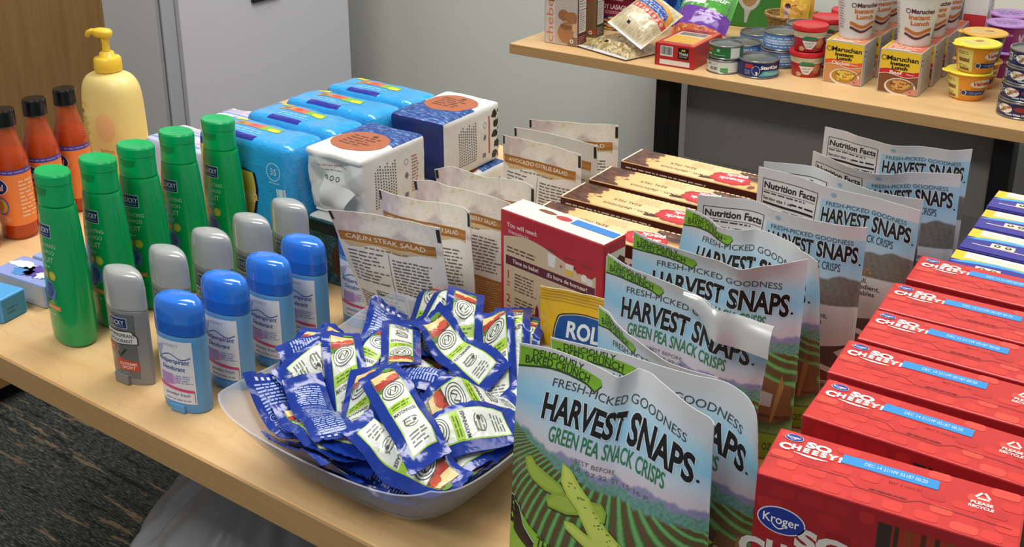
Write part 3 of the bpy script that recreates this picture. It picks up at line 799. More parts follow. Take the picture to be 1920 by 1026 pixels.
# ================================================================== stand-up pouches
def resample(pts, n):
    """smooth n+1 points along a polyline, even by length"""
    P = np.array(smooth_keys(pts, 8) if len(pts) > 2 else pts, float)
    L = np.concatenate([[0], np.cumsum(np.linalg.norm(np.diff(P, axis=0), axis=1))])
    q = np.linspace(0, L[-1], n+1)
    return np.stack([np.interp(q, L, P[:, k]) for k in range(3)], 1)
def pouch(top, base, bw, bt, ang=0.0, belly=0.006, nu=44, nv=46, amp=.0022, seed=1, seal=.07, z0=0.0, lean=1.15, gusset=True, fold=4.5):
    """front and back sheets of a filled pouch. top: points of the top edge left to right (x, y, z above table); base: middle of the base line"""
    tp = resample(top, nu); d = np.array((math.cos(ang), math.sin(ang))); bc = np.array(base)
    fr = np.zeros((nv+1, nu+1, 3)); bk = fr.copy(); C = np.zeros((nv+1, nu+1, 3))
    ch = np.array([tp[0]*(1-i/nu)+tp[-1]*i/nu for i in range(nu+1)]); zl = tp[:, 2].max()
    for j in range(nv+1):
        v = j/nv; s = v**lean; f4 = .30*v**1.6+.70*v**fold
        for i in range(nu+1):
            u = i/nu; q = bc+d*(u-.5)*bw
            xy = q*(1-s)+ch[i, :2]*s+(tp[i, :2]-ch[i, :2])*f4; C[j, i] = (xy[0], xy[1], z0+zl*v+(tp[i, 2]-zl)*v**3)
    for j in range(nv+1):
        v = j/nv
        for i in range(nu+1):
            u = i/nu; a = C[j, min(i+2, nu)]-C[j, max(i-2, 0)]; a = a*.4+.6*(C[j, nu]-C[j, 0])*np.linalg.norm(a)/np.linalg.norm(C[j, nu]-C[j, 0])
            n = np.array((a[1], -a[0], 0)); n /= np.linalg.norm(n)+1e-12
            e = max(0.0, 1-abs((2*u-1)/.955)**2.4) if abs(2*u-1) < .955 else 0
            f = max(0.0, 1-v/(1-seal)) if gusset else max(0.0, 4*v*(1-seal-v)/(1-seal)**2)*.5
            t = (bt/2*f**1.15+belly*math.sin(PI*min(1, v/(1-seal)))*(1 if gusset else .6))*e**.62+.0004
            w = amp*mnoise.noise(Vector((u*3.1+seed, v*2.6, seed)))+amp*.55*mnoise.noise(Vector((u*8+seed, v*4, 3.3)))
            w *= (.2+v) * (1 if 0 < v else 0)
            wf = w+amp*.5*abs(mnoise.noise(Vector((u*6, v*9+seed, 1.7))))*e*(1 if v < 1-seal else 0)*min(1, v*6)
            fr[j, i] = C[j, i]+n*(t+wf) if t > .0006 else C[j, i]+n*(t+w)
            bk[j, i] = C[j, i]-n*(t-w)
    return fr, bk
def pouch_mesh(name, fr, bk, W, H, mf, mb, base_xy):
    b = B(); o = np.array((base_xy[0], base_xy[1], 0)); fr = fr-o; bk = bk-o
    b.grid(fr, mf); b.grid(bk[:, ::-1], mb)
    n = fr.shape[1]
    rows = [fr[0], (fr[0]+bk[0])/2+[0, 0, .004], bk[0]]; b.grid(np.array(rows), mb, uv=False, flip=True)
    for i in (0, n-1):
        b.grid(np.stack([fr[:, i], bk[:, i]], 1), mb, uv=False, flip=(i == 0))
    b.grid(np.stack([fr[-1], bk[-1]], 0), mb, uv=False)
    return b, Grid(fr, W, H, .0055), Grid(bk[:, ::-1], W, H, .0055)

def field_print():
    """printed artwork: silver top, blue sky, hills and green crop rows"""
    t = NT('printed_landscape'); uv, u, v = t.uv()
    sky = t.ramp(v, [(.64, 'cfc6d0'), (.70, 'c4cfdc'), (.78, '8fc8e6'), (.85, 'a2cfe6'), (.905, 'c3d0d8'), (.96, 'd0d2d4')])
    n1 = t.noise(t.mapping(uv, (5, .01, 1)), 1.0, 3, .6); n2 = t.noise(t.mapping(uv, (7, .01, 1), loc=(3, 0, 0)), 1.0, 3, .6); n3 = t.noise(t.mapping(uv, (9, .01, 1), loc=(8, 0, 0)), 1.0, 3, .6)
    slope = t.math('MULTIPLY', t.math('POWER', t.math('SUBTRACT', 1.0, u), 3.0), .10)
    fine = t.noise(t.mapping(uv, (60, 70, 1)), 1, 3, .7)
    c = sky
    h1 = t.math('ADD', t.math('MULTIPLY_ADD', n1, .16, .545), 0.0); c = t.mix(t.step(v, h1, .006), c, t.ramp(fine, [(.3, '7d7fa6'), (.7, '9a97b8')]))
    h2 = t.math('ADD', t.math('MULTIPLY_ADD', n2, .17, .505), t.math('MULTIPLY', slope, .8)); c = t.mix(t.step(v, h2, .008), c, t.ramp(fine, [(.3, '4d7f74'), (.7, '7aa79a')]))
    h3 = t.math('ADD', t.math('MULTIPLY_ADD', n3, .12, .485), slope)
    # crop rows fan out from a far point
    dx = t.math('SUBTRACT', u, .55); dy = t.math('SUBTRACT', .80, v)
    fan = t.math('DIVIDE', dx, dy); arch = t.math('ADD', fan, t.math('MULTIPLY', t.math('MULTIPLY', dx, dx), -2.5))
    row = t.math('SINE', t.math('ADD', t.math('MULTIPLY', arch, 34.0), t.math('MULTIPLY', fine, 1.6)))
    rows = t.ramp(t.math('MULTIPLY_ADD', row, .5, .5), [(.15, '6b4c34'), (.38, '3a5f30'), (.70, '528a4a'), (.95, '7aad68')])
    c = t.mix(t.step(v, h3, .006), c, rows)
    return t.out(c, .34, .5, coat=.12)
def lentil_print():
    t = NT('printed_grey_hills'); uv, u, v = t.uv()
    fine = t.noise(t.mapping(uv, (50, 60, 1)), 1, 3, .7)
    n1 = t.noise(t.mapping(uv, (3.2, .01, 1)), 1.0, 2, .5)
    base = t.ramp(v, [(.0, 'c6c4c2'), (.34, 'cac8c6'), (.9, 'd0d2d3')])
    inr = t.math('MULTIPLY', t.step(.43, u, .002), t.math('MULTIPLY', t.step(v, .925, .004), t.step(.56, v, .004)))
    sky = t.ramp(v, [(.68, 'b7c6d4'), (.74, 'a5c6dc'), (.82, '8cbcd8'), (.90, 'a3c6da')])
    c = t.mix(inr, base, sky)
    h = t.math('MULTIPLY_ADD', n1, .20, .615)
    hill = t.mix(t.math('MULTIPLY', t.math('SINE', t.math('MULTIPLY', t.math('ADD', u, t.math('MULTIPLY', v, .4)), 150.0)), .18), t.ramp(fine, [(.3, '5f5d58'), (.7, '7d7a72')]), '8a867c')
    c = t.mix(t.math('MULTIPLY', inr, t.step(v, h, .006)), c, hill)
    return t.out(c, .34, .5, coat=.12)
def film_bump(t, col, rough, sc=30, st=.25, coat=.4): return t.out(col, rough, .5, bump=t.noise(t.obj(), sc, 3, .6, .6), bstr=st, bdist=.004, coat=coat)
FIELD = field_print(); LENTIL = lentil_print(); FOIL = M('c3c5c6', .3, metal=.25, coat=.2)
LIME = M('7fb52e', .38); LIMED = M('2f4a1c', .5); BLK = M('141519', .4); GRN = M('2f7a4c', .4); OFFW = M('d7e2e8', .4)

def arch(xc, k, tilt=0.0):
    def f(p): return np.stack([p[:, 0], p[:, 1]-k*(p[:, 0]-xc)**2+tilt*(p[:, 0]-xc)], 1)
    return f
def pea_art(b, S, date=True):
    W, H = S.W, S.H; fx = W/.17; xc = W*.52
    A = arch(xc, 1.35/fx)
    # lime corner band
    P = [(0.001, H*.922), (0.001, H*.990)]
    for k in range(9): P.append((W*.38*k/8, H*(.992-.012*(k/8)**2)-.004*(k/8)))
    P += [(W*.395, H*.942), (W*.37, H*.909)]
    for k in range(8): P.append((W*.37*(7-k)/8, H*(.909+.022*math.sin(PI*(7-k)/9))))
    b.poly(S, [(x, y-.0016) for x, y in P], LIMED, 1); b.poly(S, [(x, y) for x, y in P], LIME, 2)
    b.text(S, 'DELICIOUSLY', W*.175, H*.963, .0055, LIMED, 3, width=W*.23, warp=arch(W*.2, 1.2), bold=.012)
    b.text(S, 'BAKED CRUNCH', W*.180, H*.929, .0066, LIMED, 3, width=W*.30, warp=arch(W*.2, 1.2), bold=.02)
    b.text(S, 'FRESH-PICKED GOODNESS', xc, H*.888, .0064, M('3a4a50', .45), 2, width=W*.70, warp=A)
    for dx, dy in ((-.0008, 0), (.0008, 0), (0, -.0009), (0, .0006)):
        b.text(S, 'HARVEST', xc-W*.165+dx, H*.762+dy, .0195, OFFW, 2, width=W*.415, bold=.035, warp=A)
        b.text(S, 'SNAPS', xc+W*.235+dx, H*.759+dy, .0210, OFFW, 2, width=W*.335, bold=.035, warp=A)
    b.text(S, 'HARVEST', xc-W*.165, H*.762, .0195, BLK, 3, width=W*.415, bold=.035, warp=A)
    b.text(S, 'SNAPS', xc+W*.235, H*.759, .0210, BLK, 3, width=W*.335, bold=.035, warp=A)
    b.ell(S, xc+W*.42, H*.741, .0012, .0012, BLK, 3, n=10)
    b.text(S, 'GREEN PEA SNACK CRISPS', xc-W*.015, H*.682, .0120, GRN, 3, width=W*.60, bold=.012, warp=A)
    if date:
        g = M('6f6f78', .5); b.text(S, 'BEST BEFORE', xc-W*.06, H*.635, .0034, g, 2, width=W*.20, warp=A); b.text(S, 'JUL 07 22  S1 15:16 P', xc+W*.02, H*.605, .0034, g, 2, width=W*.40, warp=A)
    # pea crisps
    PC = M('b9cc52', .55); PD = M('93ad38', .55); SH = M('3b4a1c', .6)
    def crisp(pts, m, L):
        hi = M('c9d966', .55) if m is PC else M('a3bb48', .55)
        pts = np.array([(x*W, (.605-(.455-y)*.84)*H) for x, y in pts]); n = len(pts)
        tg = np.array([pts[(i+1) % n]-pts[i-1] for i in range(n)]); nm = np.stack([tg[:, 1], -tg[:, 0]], 1)/np.linalg.norm(tg, axis=1, keepdims=True)
        ar = sum(pts[i-1][0]*pts[i][1]-pts[i][0]*pts[i-1][1] for i in range(n)); nm *= 1 if ar > 0 else -1
        big = pts+nm*.0014; b.poly(S, [tuple(p+[.0006, -.0012]) for p in big], SH, L); b.poly(S, [tuple(p) for p in big], m, L+1)
        b.poly(S, [tuple(p) for p in pts-nm*.0009], hi, L+1.5)
    crisp([(.10, .385), (.13, .405), (.16, .378), (.24, .362), (.31, .345), (.335, .325), (.30, .30), (.23, .296), (.15, .312), (.115, .34)], PD, 2)
    crisp([(.46, .335), (.52, .338), (.545, .31), (.545, .268), (.52, .262), (.46, .28), (.36, .238), (.26, .228), (.25, .252), (.29, .298), (.36, .318)], PD, 4)
    crisp([(.315, .455), (.35, .44), (.40, .395), (.46, .345), (.49, .30), (.56, .232), (.66, .172), (.72, .168), (.80, .178), (.82, .170), (.78, .125), (.68, .098), (.56, .098), (.46, .128), (.37, .168), (.36, .19), (.40, .198), (.48, .168), (.50, .165), (.47, .21), (.42, .28), (.36, .325), (.32, .375)], PC, 6)
    rnd = random.Random(3)
    for k in range(26):
        u = rnd.random(); b.ell(S, W*(.34+.30*u+rnd.uniform(-.02, .02)), H*(.556-.21*u+rnd.uniform(-.015, .02)), .0009, .0006, M('6f842c', .6), 9, n=8)
    # sack of snacks at lower right, stake and band at the bottom
    BR = M('7a5636', .6)
    b.poly(S, [(W*.80, H*0.270), (W*.84, H*0.425), (W*.90, H*0.402), (W*.985, H*0.375), (W*.985, H*0.225), (W*.84, H*0.235)], BR, 3)
    b.poly(S, [(W*.815, H*0.280), (W*.83, H*0.355), (W*.895, H*0.340), (W*.89, H*0.275)], M('b3b3ae', .6), 4)
    b.poly(S, [(W*.89, H*0.200), (W*.905, H*0.195), (W*.945, H*0.375), (W*.93, H*0.440), (W*.915, H*0.365)], M('a07a4c', .6), 5)
    b.poly(S, [(W*.80, H*0.240), (W*.985, H*0.225), (W*.985, H*0.210), (W*.80, H*0.225)], M('5b3d24', .6), 4)
    P = [(.002, H*.14)]+[(W*u, H*(.14+.065*math.cos(u*2.1)-.065-.03*u)) for u in [k/12 for k in range(1, 13)]]+[(W-.002, .001), (.002, .001)]
    P = [(.001, H*.315), (W*.10, H*.305), (W*.16, H*.275), (W*.35, H*.225), (W*.60, H*.17), (W*.85, H*.135), (W*.998, H*.13), (W*.998, .001), (.001, .001)]
    b.poly(S, P, M('8cbd3a', .4), 6)
    b.poly(S, [(.001, H*.330), (W*.085, H*.320), (W*.125, H*.255), (W*.20, H*.215), (W*.17, H*.17), (.001, H*.20)], BLK, 7)
    b.stroke(S, [(.001, H*.330), (W*.085, H*.320), (W*.125, H*.255), (W*.20, H*.215)], .0009, OFFW, 8)
    b.poly(S, [(W*.17, H*.205), (W*.45, H*.140), (W*.66, H*.10), (W*.66, .004), (W*.17, .004)], BLK, 7)
    b.text(S, 'THE ORIGINAL', W*.385, H*.190, .0088, M('1d2b16', .5), 8, width=W*.36, rot=-.16, bold=.01)
    b.text(S, 'CRISPS', W*.38, H*.095, .0140, M('e9efe6', .4), 8, width=W*.26, rot=-.12, bold=.02)
    b.text(S, 'NET WT 3.3 OZ (93g)', W*.84, H*.050, .0075, M('2b3a1a', .5), 8, width=W*.30, rot=.03)
def lentil_art(b, S):
    W, H = S.W, S.H; x0, x1, y1, y0 = W*.035, W*.405, H*.945, H*.50
    b.rect(S, x0, y0, x1, y1, M('d6d6d3', .4), 1); b.frame(S, x0, y0, x1, y1, .0008, BLK, 2)
    b.text(S, 'Nutrition Facts', (x0+x1)/2, y1-.0105, .0072, BLK, 3, width=(x1-x0)*.93, bold=.03)
    b.rect(S, x0+.002, y1-.0135, x1-.002, y1-.013, BLK, 3)
    b.lines(S, x0+.002, y1-.0175, x1-.014, y1-.0138, 1, M('3c3c40', .5), 3, 3, ragged=0); b.text(S, 'Serving size 1 oz', x0+.002, y1-.0235, .0036, BLK, 3, al='L', bold=.02); b.lines(S, x0+.034, y1-.0240, x1-.003, y1-.0195, 1, BLK, 3, 9, ragged=0)
    b.rect(S, x0+.002, y1-.0285, x1-.002, y1-.026, BLK, 3)
    b.text(S, 'Calories', x0+.002, y1-.046, .0062, BLK, 3, al='L', bold=.03); b.lines(S, x0+.026, y1-.0335, x1-.004, y1-.030, 1, BLK, 3, 5, ragged=0)
    b.text(S, '130', x0+.036, y1-.0425, .0075, BLK, 3, bold=.02); b.text(S, '400', x0+.053, y1-.0425, .0075, BLK, 3, bold=.02)
    for k in range(8):
        y = y1-.052-.0052*k; b.rect(S, x0+.002, y, x1-.002, y+.0004, BLK, 3); b.lines(S, x0+.002, y+.0008, x1-.012, y+.0045, 1, M('47474b', .5), 3, k)
    b.ell(S, W*.505, H*.962, .0028, .0022, M('8fb2cf', .4), 2)
    xc = W*.70; A = arch(xc, .9)
    b.text(S, 'FRESH-PICKED GOODNESS', xc, H*.903, .0047, M('3a4a55', .45), 2, width=W*.47, warp=A)
    for dx, dy in ((-.0007, 0), (.0007, 0), (0, -.0008)):
        b.text(S, 'HARVEST', xc-W*.115+dx, H*.815+dy, .0150, OFFW, 2, width=W*.275, bold=.035, warp=A); b.text(S, 'SNAPS', xc+W*.155+dx, H*.813+dy, .0165, OFFW, 2, width=W*.225, bold=.035, warp=A)
    b.text(S, 'HARVEST', xc-W*.115, H*.815, .0150, BLK, 3, width=W*.275, bold=.035, warp=A); b.text(S, 'SNAPS', xc+W*.155, H*.813, .0165, BLK, 3, width=W*.225, bold=.035, warp=A)
    b.ell(S, xc+W*.28, H*.795, .001, .001, BLK, 3, n=10)
    b.text(S, 'RED LENTIL SNACK CRISPS', xc-W*.02, H*.752, .0085, M('23303c', .45), 3, width=W*.40, warp=A)
    # red onion and lentils
    for k in range(70):
        r = random.Random(k); q = r.random(); b.ell(S, W*(.53+.22*q)+r.gauss(0, .004), H*.655-.016*q+abs(r.gauss(0, .0045))*(1-q*.6), .0016, .0010, M(('a8642c', '8c4c22', 'c07f3c')[k % 3], .6), 3, n=7, rot=r.random()*3)
    b.ell(S, W*.56, H*.70, .0075, .0085, M('8c3a44', .45), 4); b.ell(S, W*.552, H*.705, .0035, .006, M('b56a70', .45), 5); b.poly(S, [(W*.555, H*.74), (W*.565, H*.74), (W*.562, H*.775), (W*.557, H*.765)], M('8c5a44', .5), 4)
    INKD = M('3a2c2c', .5)
    for k, s in enumerate(('It started it all.', 'The 1st ingredient,', 'picked vegetables', 'goodness.')):
        b.text(S, s, W*.52, H*(.525-.036*k), .0053, INKD, 2, al='L', bold=.01)
    P = [(W*.03, H*.30), (W*.45, H*.30), (W*.45, H*.28), (W*.03, H*.28)]
    b.lines(S, W*.04, H*.30, W*.46, H*.47, 9, M('5c5a58', .5), 2, 11)
    b.poly(S, [(0.001, H*.27), (W*.30, H*.30), (W*.60, H*.295), (W*.985, H*.345), (W*.90, H*.30), (W*.985, H*.225), (W*.998, .001), (0.001, .001)], M('4d3733', .45), 2)
    b.stroke(S, [(W*.45, H*.25), (W*.6, H*.235), (W*.75, H*.24), (W*.9, H*.19), (W*.99, H*.185)], .006, M('d4d2d0', .4), 3)
    b.poly(S, [(W*.4, .001), (W*.4, H*.17), (W*.8, H*.20), (W*.998, H*.13), (W*.998, .001)], M('7a2026', .4), 3); b.bars(S, W*.72, H*.03, W*.97, H*.13, BLK, M('d6d4d2', .5), 4, rows=True)

def snack_pouch(label, top, base, bw, bt, kind='pea', seed=1, ang=0.0, amp=.0022, date=True, group=None):
    fr, bk = pouch(top, base, bw, bt, ang, seed=seed, amp=amp)
    W = .172; H = .197
    b, S, Sb = pouch_mesh('snack_pouch', fr, bk, W, H, FIELD if kind == 'pea' else LENTIL, FOIL, base)
    (pea_art(b, S, date) if kind == 'pea' else lentil_art(b, S))
    o = b.build('snack_pouch'); tag(o, label, 'snack pouch', group); o.location = (base[0], base[1], T+.0003); return o
GP = 'green pea crisp pouches in a file'; GL = 'red lentil crisp pouches, back sides showing'
snack_pouch('large green pea crisps pouch in front of all, beside the bowl of sachets', [(-0.415,0.6116,0.197),(-0.3836,0.6178,0.197),(-0.3606,0.6168,0.197),(-0.3428,0.6136,0.197),(-0.3284,0.6103,0.197),(-0.3248,0.618,0.197),(-0.3215,0.6311,0.197),(-0.3137,0.6308,0.1967),(-0.3015,0.6241,0.1963),(-0.2835,0.6152,0.196),(-0.2674,0.6082,0.1957),(-0.2529,0.6047,0.1953),(-0.2475,0.5983,0.195)], (-.332, .602), .172, .044, seed=1, amp=.0012, group=GP)
snack_pouch('green pea pouch with rounded dark folded corner right behind the front pouch', [(-.405,.640,.192),(-.34,.644,.196),(-.285,.642,.199),(-.262,.645,.200),(-.245,.642,.198),(-.232,.634,.190),(-.226,.626,.174)], (-.312, .648), .172, .026, seed=2, amp=.001, group=GP)
snack_pouch('low bent green pea pouch in front of the yellow pretzel bag', [(-0.4060,0.7180,0.186),(-0.4005,0.7182,0.1833),(-0.3848,0.7061,0.1817),(-0.3628,0.6961,0.18),(-0.3407,0.6864,0.1783),(-0.3175,0.6819,0.1767),(-0.2831,0.6858,0.175)], (-.328, .715), .155, .030, seed=3, amp=.0015, group=GP)
curled = snack_pouch('green pea pouch whose right top corner curls forward in white', [(-0.4413,0.7933,0.195),(-0.4082,0.7788,0.195),(-0.3675,0.7716,0.195),(-0.3404,0.7687,0.1925),(-0.3182,0.7577,0.19),(-0.3020,0.7726,0.1825),(-0.276,0.779,0.178)], (-.371, .792), .154, .040, seed=4, amp=.0018, group=GP)
b = B(); te = resample([(-.352,.7655,.1942),(-0.3404,0.7670,0.1930),(-0.3182,0.7560,0.1906),(-0.3020,0.7709,0.1834),(-0.2755,0.7778,0.1792)], 16); g = []
for j in range(7):
    q = j/6; g.append([(p[0]+.371+.002*q, p[1]-.792-(.013*math.sin(q*1.5))*(.3+.7*i/16)-.0016*(1-q)*0, p[2]+.0012*math.sin(q*PI)-.024*q**1.3*(.25+.75*min(1, i/7))) for i, p in enumerate(te)])
b.grid(g, FOIL, flip=True); b.grid(np.array(g)+[0, .0007, 0], FOIL); fc = b.build('folded_corner', curled); fc['label'] = 'white folded top corner'
snack_pouch('green pea pouch with sagging middle, second before the lentil pouches', [(-0.4467,0.8515,0.195),(-0.4134,0.8407,0.195),(-0.3872,0.8375,0.195),(-0.3596,0.836,0.195),(-0.3302,0.8287,0.195),(-0.3169,0.8444,0.195),(-0.3003,0.8663,0.195),(-0.2878,0.8856,0.195)], (-.366, .860), .172, .036, seed=5, group=GP)
snack_pouch('crumpled green pea pouch directly before the first lentil pouch', [(-0.4303,0.9312,0.195),(-0.4041,0.9198,0.195),(-0.3783,0.9063,0.195),(-0.3658,0.9104,0.195),(-0.3511,0.927,0.1943),(-0.3215,0.9213,0.1929),(-0.291,0.902,0.1914),(-0.2813,0.8961,0.19)], (-.360, .925), .172, .036, seed=6, amp=.0045, group=GP)
snack_pouch('nearest red lentil pouch, nutrition table half hidden by a green pea pouch', [(-0.4359,0.9686,0.195),(-0.3821,0.9864,0.195),(-0.3507,0.9745,0.195),(-0.3214,0.9737,0.195),(-0.2913,0.9741,0.195),(-0.2656,0.9856,0.195)], (-.352, .985), .172, .034, 'lentil', 7, group=GL)
snack_pouch('second red lentil pouch with a blue hang hole', [(-0.4164,1.0843,0.195),(-0.3723,1.0791,0.195),(-0.3285,1.066,0.195),(-0.2795,1.0642,0.195),(-0.2351,1.0575,0.195)], (-.326, 1.069), .172, .030, 'lentil', 8, group=GL)
snack_pouch('shaded red lentil pouch right behind the one with the blue hang hole', [(-0.418,1.1017,0.195),(-0.3679,1.1157,0.195),(-0.3274,1.0966,0.195),(-0.2794,1.0819,0.195),(-0.2406,1.0876,0.195)], (-.330, 1.108), .172, .026, 'lentil', 9, amp=.0012, group=GL)
snack_pouch('red lentil pouch with shiny curled top, in front of the farthest one', [(-0.3853,1.1669,0.195),(-0.356,1.1507,0.195),(-0.3285,1.1349,0.195),(-0.3075,1.1296,0.195),(-0.2909,1.1391,0.195),(-0.2714,1.1624,0.195),(-0.2264,1.1836,0.195)], (-.306, 1.172), .172, .032, 'lentil', 10, group=GL)
snack_pouch('farthest and highest red lentil pouch under the rear table', [(-0.404,1.2589,0.195),(-0.3816,1.2572,0.195),(-0.3566,1.2457,0.195),(-0.3162,1.2367,0.195),(-0.2861,1.253,0.195),(-0.2574,1.2573,0.195),(-0.237,1.2779,0.195)], (-.320, 1.255), .172, .034, 'lentil', 11, group=GL)

# ---- salad topping packets
def salad_print():
    t = NT('printed_salad_packet'); uv, u, v = t.uv()
    n = t.noise(t.mapping(uv, (2.2, 3, 1), rot=(0, 0, .5)), 2.0, 4, .6, 1.0)
    art = t.ramp(n, [(.30, 'c3b3ae'), (.44, 'e0d8cd'), (.56, 'efe9dc'), (.66, 'ddd4ae'), (.78, 'c5bd98')])
    top = t.mix(t.step(u, .25, .2), art, t.ramp(n, [(.3, 'b59a9c'), (.6, 'dcd0cb')]))
    c = t.mix(t.step(v, .79, .004), top, 'e4e0d7')
    return t.out(c, .4, .45, coat=.1)
SALAD = salad_print(); SALB = M('d2cdc4', .42); BROWN = M('a8733a', .45); TAN = M('cbb184', .5); CREAM = M('ece5d6', .45)
def woodband():
    t = NT('brown_wood_band'); n = t.noise(t.mapping(t.obj(), (6, 6, 90)), 3, 4, .6)
    return t.out(t.ramp(n, [(.3, '8a5824'), (.5, 'a87032'), (.7, 'bf884a')]), .45, .4)
WBAND = woodband()
def salad_packet(label, top, base, bw, bt, title, ang=0.0, seed=1, plain=False):
    fr, bk = pouch(top, base, bw, bt, ang, seed=seed, amp=.0026, nu=34, nv=40, belly=.004)
    W, H = .128, .165
    b, S, Sb = pouch_mesh('salad_packet', fr, bk, W, H, SALAD if not plain else SALB, SALB, base)
    b.rect(S, .0005, H*.93, .0035, H*.995, BLK, 2); b.rect(S, W-.0045, H*.89, W-.0005, H*.985, BLK, 2)
    A = arch(W*.45, .9)
    if not plain or title:
        y0, y1 = H*.785, H*.852
        b.rect(S, .003, y0, W-.008, y1, WBAND, 1); b.poly(S, [(.003, y0)]+[(W*k/10, y0-.004-.003*math.sin(k*1.3)) for k in range(1, 10)]+[(W-.008, y0-.003), (W-.008, y0)], TAN, 1)
        b.text(S, title, W*.47, y0+.0035, .0052, CREAM, 3, width=min(W*.76, .0058*len(title)), bold=.005)
        b.lines(S, W*.25, y0-.0075, W*.68, y0-.0035, 1, M('8f7a55', .5), 2, 4, ragged=.1)
    INK2 = M('66625e', .5)
    b.rect(S, W*.475, H*.36, W*.48, H*.735, INK2, 2)
    b.lines(S, W*.07, H*.48, W*.46, H*.73, 9, INK2, 2, seed, th=.34, ragged=.5)
    b.lines(S, W*.51, H*.45, W*.90, H*.71, 11, INK2, 2, seed+3, th=.4, ragged=.15)
    b.frame(S, W*.265, H*.06, W*.575, H*.43, .0007, BLK, 2)
    b.text(S, 'Nutrition Facts', W*.42, H*.392, .0046, BLK, 3, width=W*.28, bold=.03)
    b.lines(S, W*.275, H*.325, W*.56, H*.38, 2, INK2, 3, 2); b.rect(S, W*.275, H*.30, W*.54, H*.315, BLK, 3); b.text(S, 'Calories', W*.275, H*.24, .0052, BLK, 3, al='L', bold=.03)
    for k in range(5): b.rect(S, W*.275, H*(.185-.028*k), W*.565, H*(.188-.028*k), BLK, 3); b.lines(S, W*.28, H*(.163-.028*k), W*.54, H*(.183-.028*k), 1, INK2, 3, k)
    b.lines(S, W*.06, H*.12, W*.25, H*.40, 13, INK2, 2, seed+7, th=.4, ragged=.4)
    b.poly(S, [(W*.60, H*.03), (W*.60, H*.42), (W*.93, H*.40), (W*.93, H*.03)], BROWN, 2)
    b.lines(S, W*.63, H*.15, W*.90, H*.39, 13, M('cfae7c', .5), 3, seed+5, th=.32, ragged=.2)
    b.ell(S, W*.76, H*.075, .0125, .0115, M('b9ab95', .5), 3); b.ringp(S, W*.76, H*.075, .0105, .0098, .0009, M('7a6a54', .5), 4); b.lines(S, W*.69, H*.055, W*.83, H*.09, 2, M('7a6a54', .5), 4, 3, ragged=0)
    b.rect(S, W*.935, H*.05, W*.96, H*.34, M('2f2c2a', .5), 2)
    o = b.build('salad_packet'); tag(o, label, 'salad packet', 'salad topping packets standing in a file'); o.location = (base[0], base[1], T+.0003); return o
salad_packet('foremost salad packet reading CAJUN STEAK SALAD behind the bowl', [(-0.7726,0.7728,0.165),(-0.7326,0.7887,0.165),(-0.6929,0.7969,0.165),(-0.6452,0.8041,0.165)], (-.702, .8255), .116, .018, 'CAJUN STEAK SALAD', .04, 1)
salad_packet('nearer GRILLED CHICKEN RASPBERRY SALAD packet behind the cajun one', [(-0.7671,0.8488,0.165),(-0.7417,0.8472,0.165),(-0.702,0.854,0.165),(-0.6642,0.8619,0.165),(-0.6452,0.8555,0.165)], (-.700, .862), .118, .022, 'GRILLED CHICKEN RASPBERRY SALAD', .02, 2)
salad_packet('farther GRILLED CHICKEN RASPBERRY SALAD packet left of the red baking box', [(-0.7531,0.8943,0.165),(-0.7319,0.9028,0.165),(-0.6951,0.9024,0.165),(-0.6527,0.9048,0.165),(-0.6222,0.8999,0.165)], (-.684, .910), .120, .022, 'GRILLED CHICKEN RASPBERRY SALAD', 0, 3)
salad_packet('green tinged salad packet behind both raspberry salad packets', [(-0.7549,0.9347,0.165),(-0.7423,0.9541,0.165),(-0.6989,0.9481,0.165),(-0.6502,0.9593,0.165),(-0.6271,0.9533,0.165)], (-.690, .960), .120, .022, 'CHICKEN SALAD', .03, 4)
salad_packet('salad packet reading AVOCADO CITRUS SALAD', [(-0.7607,1.0823,0.165),(-0.7139,1.0821,0.165),(-0.6399,1.0761,0.165)], (-.700, 1.082), .120, .022, 'AVOCADO CITRUS SALAD', -.03, 5)
salad_packet('plain white topped salad packet behind the avocado citrus one', [(-0.7659,1.1152,0.165),(-0.7074,1.1217,0.165),(-0.6406,1.1156,0.165)], (-.703, 1.122), .120, .020, 'CITRUS SALAD', 0, 6, True)
salad_packet('farthest salad packet, its STEAK SALAD band half hidden', [(-0.7685,1.1541,0.165),(-0.7157,1.174,0.165),(-0.6579,1.2004,0.165)], (-.712, 1.180), .120, .022, 'CAJUN STEAK SALAD', .3, 7)

# ---- pretzel bag
top = [(-0.526,0.811,0.131),(-0.500,0.815,0.132),(-0.472,0.820,0.131),(-0.440,0.823,0.130),(-.425,.825,.129)]
fr, bk = pouch(top, (-.474, .8215), .106, .030, .1, belly=.012, nu=34, nv=36, amp=.002, seed=5, seal=.1, gusset=False)
YEL = M('e8b51c', .22, coat=.3)
b, S, _ = pouch_mesh('pretzel_bag', fr, bk, .11, .13, YEL, M('d9d9d6', .3), (-.474, .8215))
W, H = S.W, S.H
b.rect(S, .001, .001, W-.001, H*.42, M('e6e6ea', .3), 1)
for k in range(4): b.rect(S, .001, H*(.90+.024*k), W-.001, H*(.905+.024*k), M('b98c12', .3), 1)
P = [(W*.20, H*.47), (W*.17, H*.62), (W*.21, H*.80), (W*.50, H*.845), (W*.88, H*.80), (W*.93, H*.62), (W*.88, H*.44), (W*.50, H*.385)]
P = [tuple(q[:2]) for q in smooth_keys([(x, y, 0) for x, y in P+[P[0]]], 5)][:-1]
b.poly(S, P, M('0f1a30', .3), 2); c0 = np.mean(P, axis=0); b.poly(S, [tuple(c0+(np.array(q)-c0)*.965) for q in P], M('d8c48a', .3), 3); b.poly(S, [tuple(c0+(np.array(q)-c0)*.94) for q in P], M('1c4f8f', .28), 4)
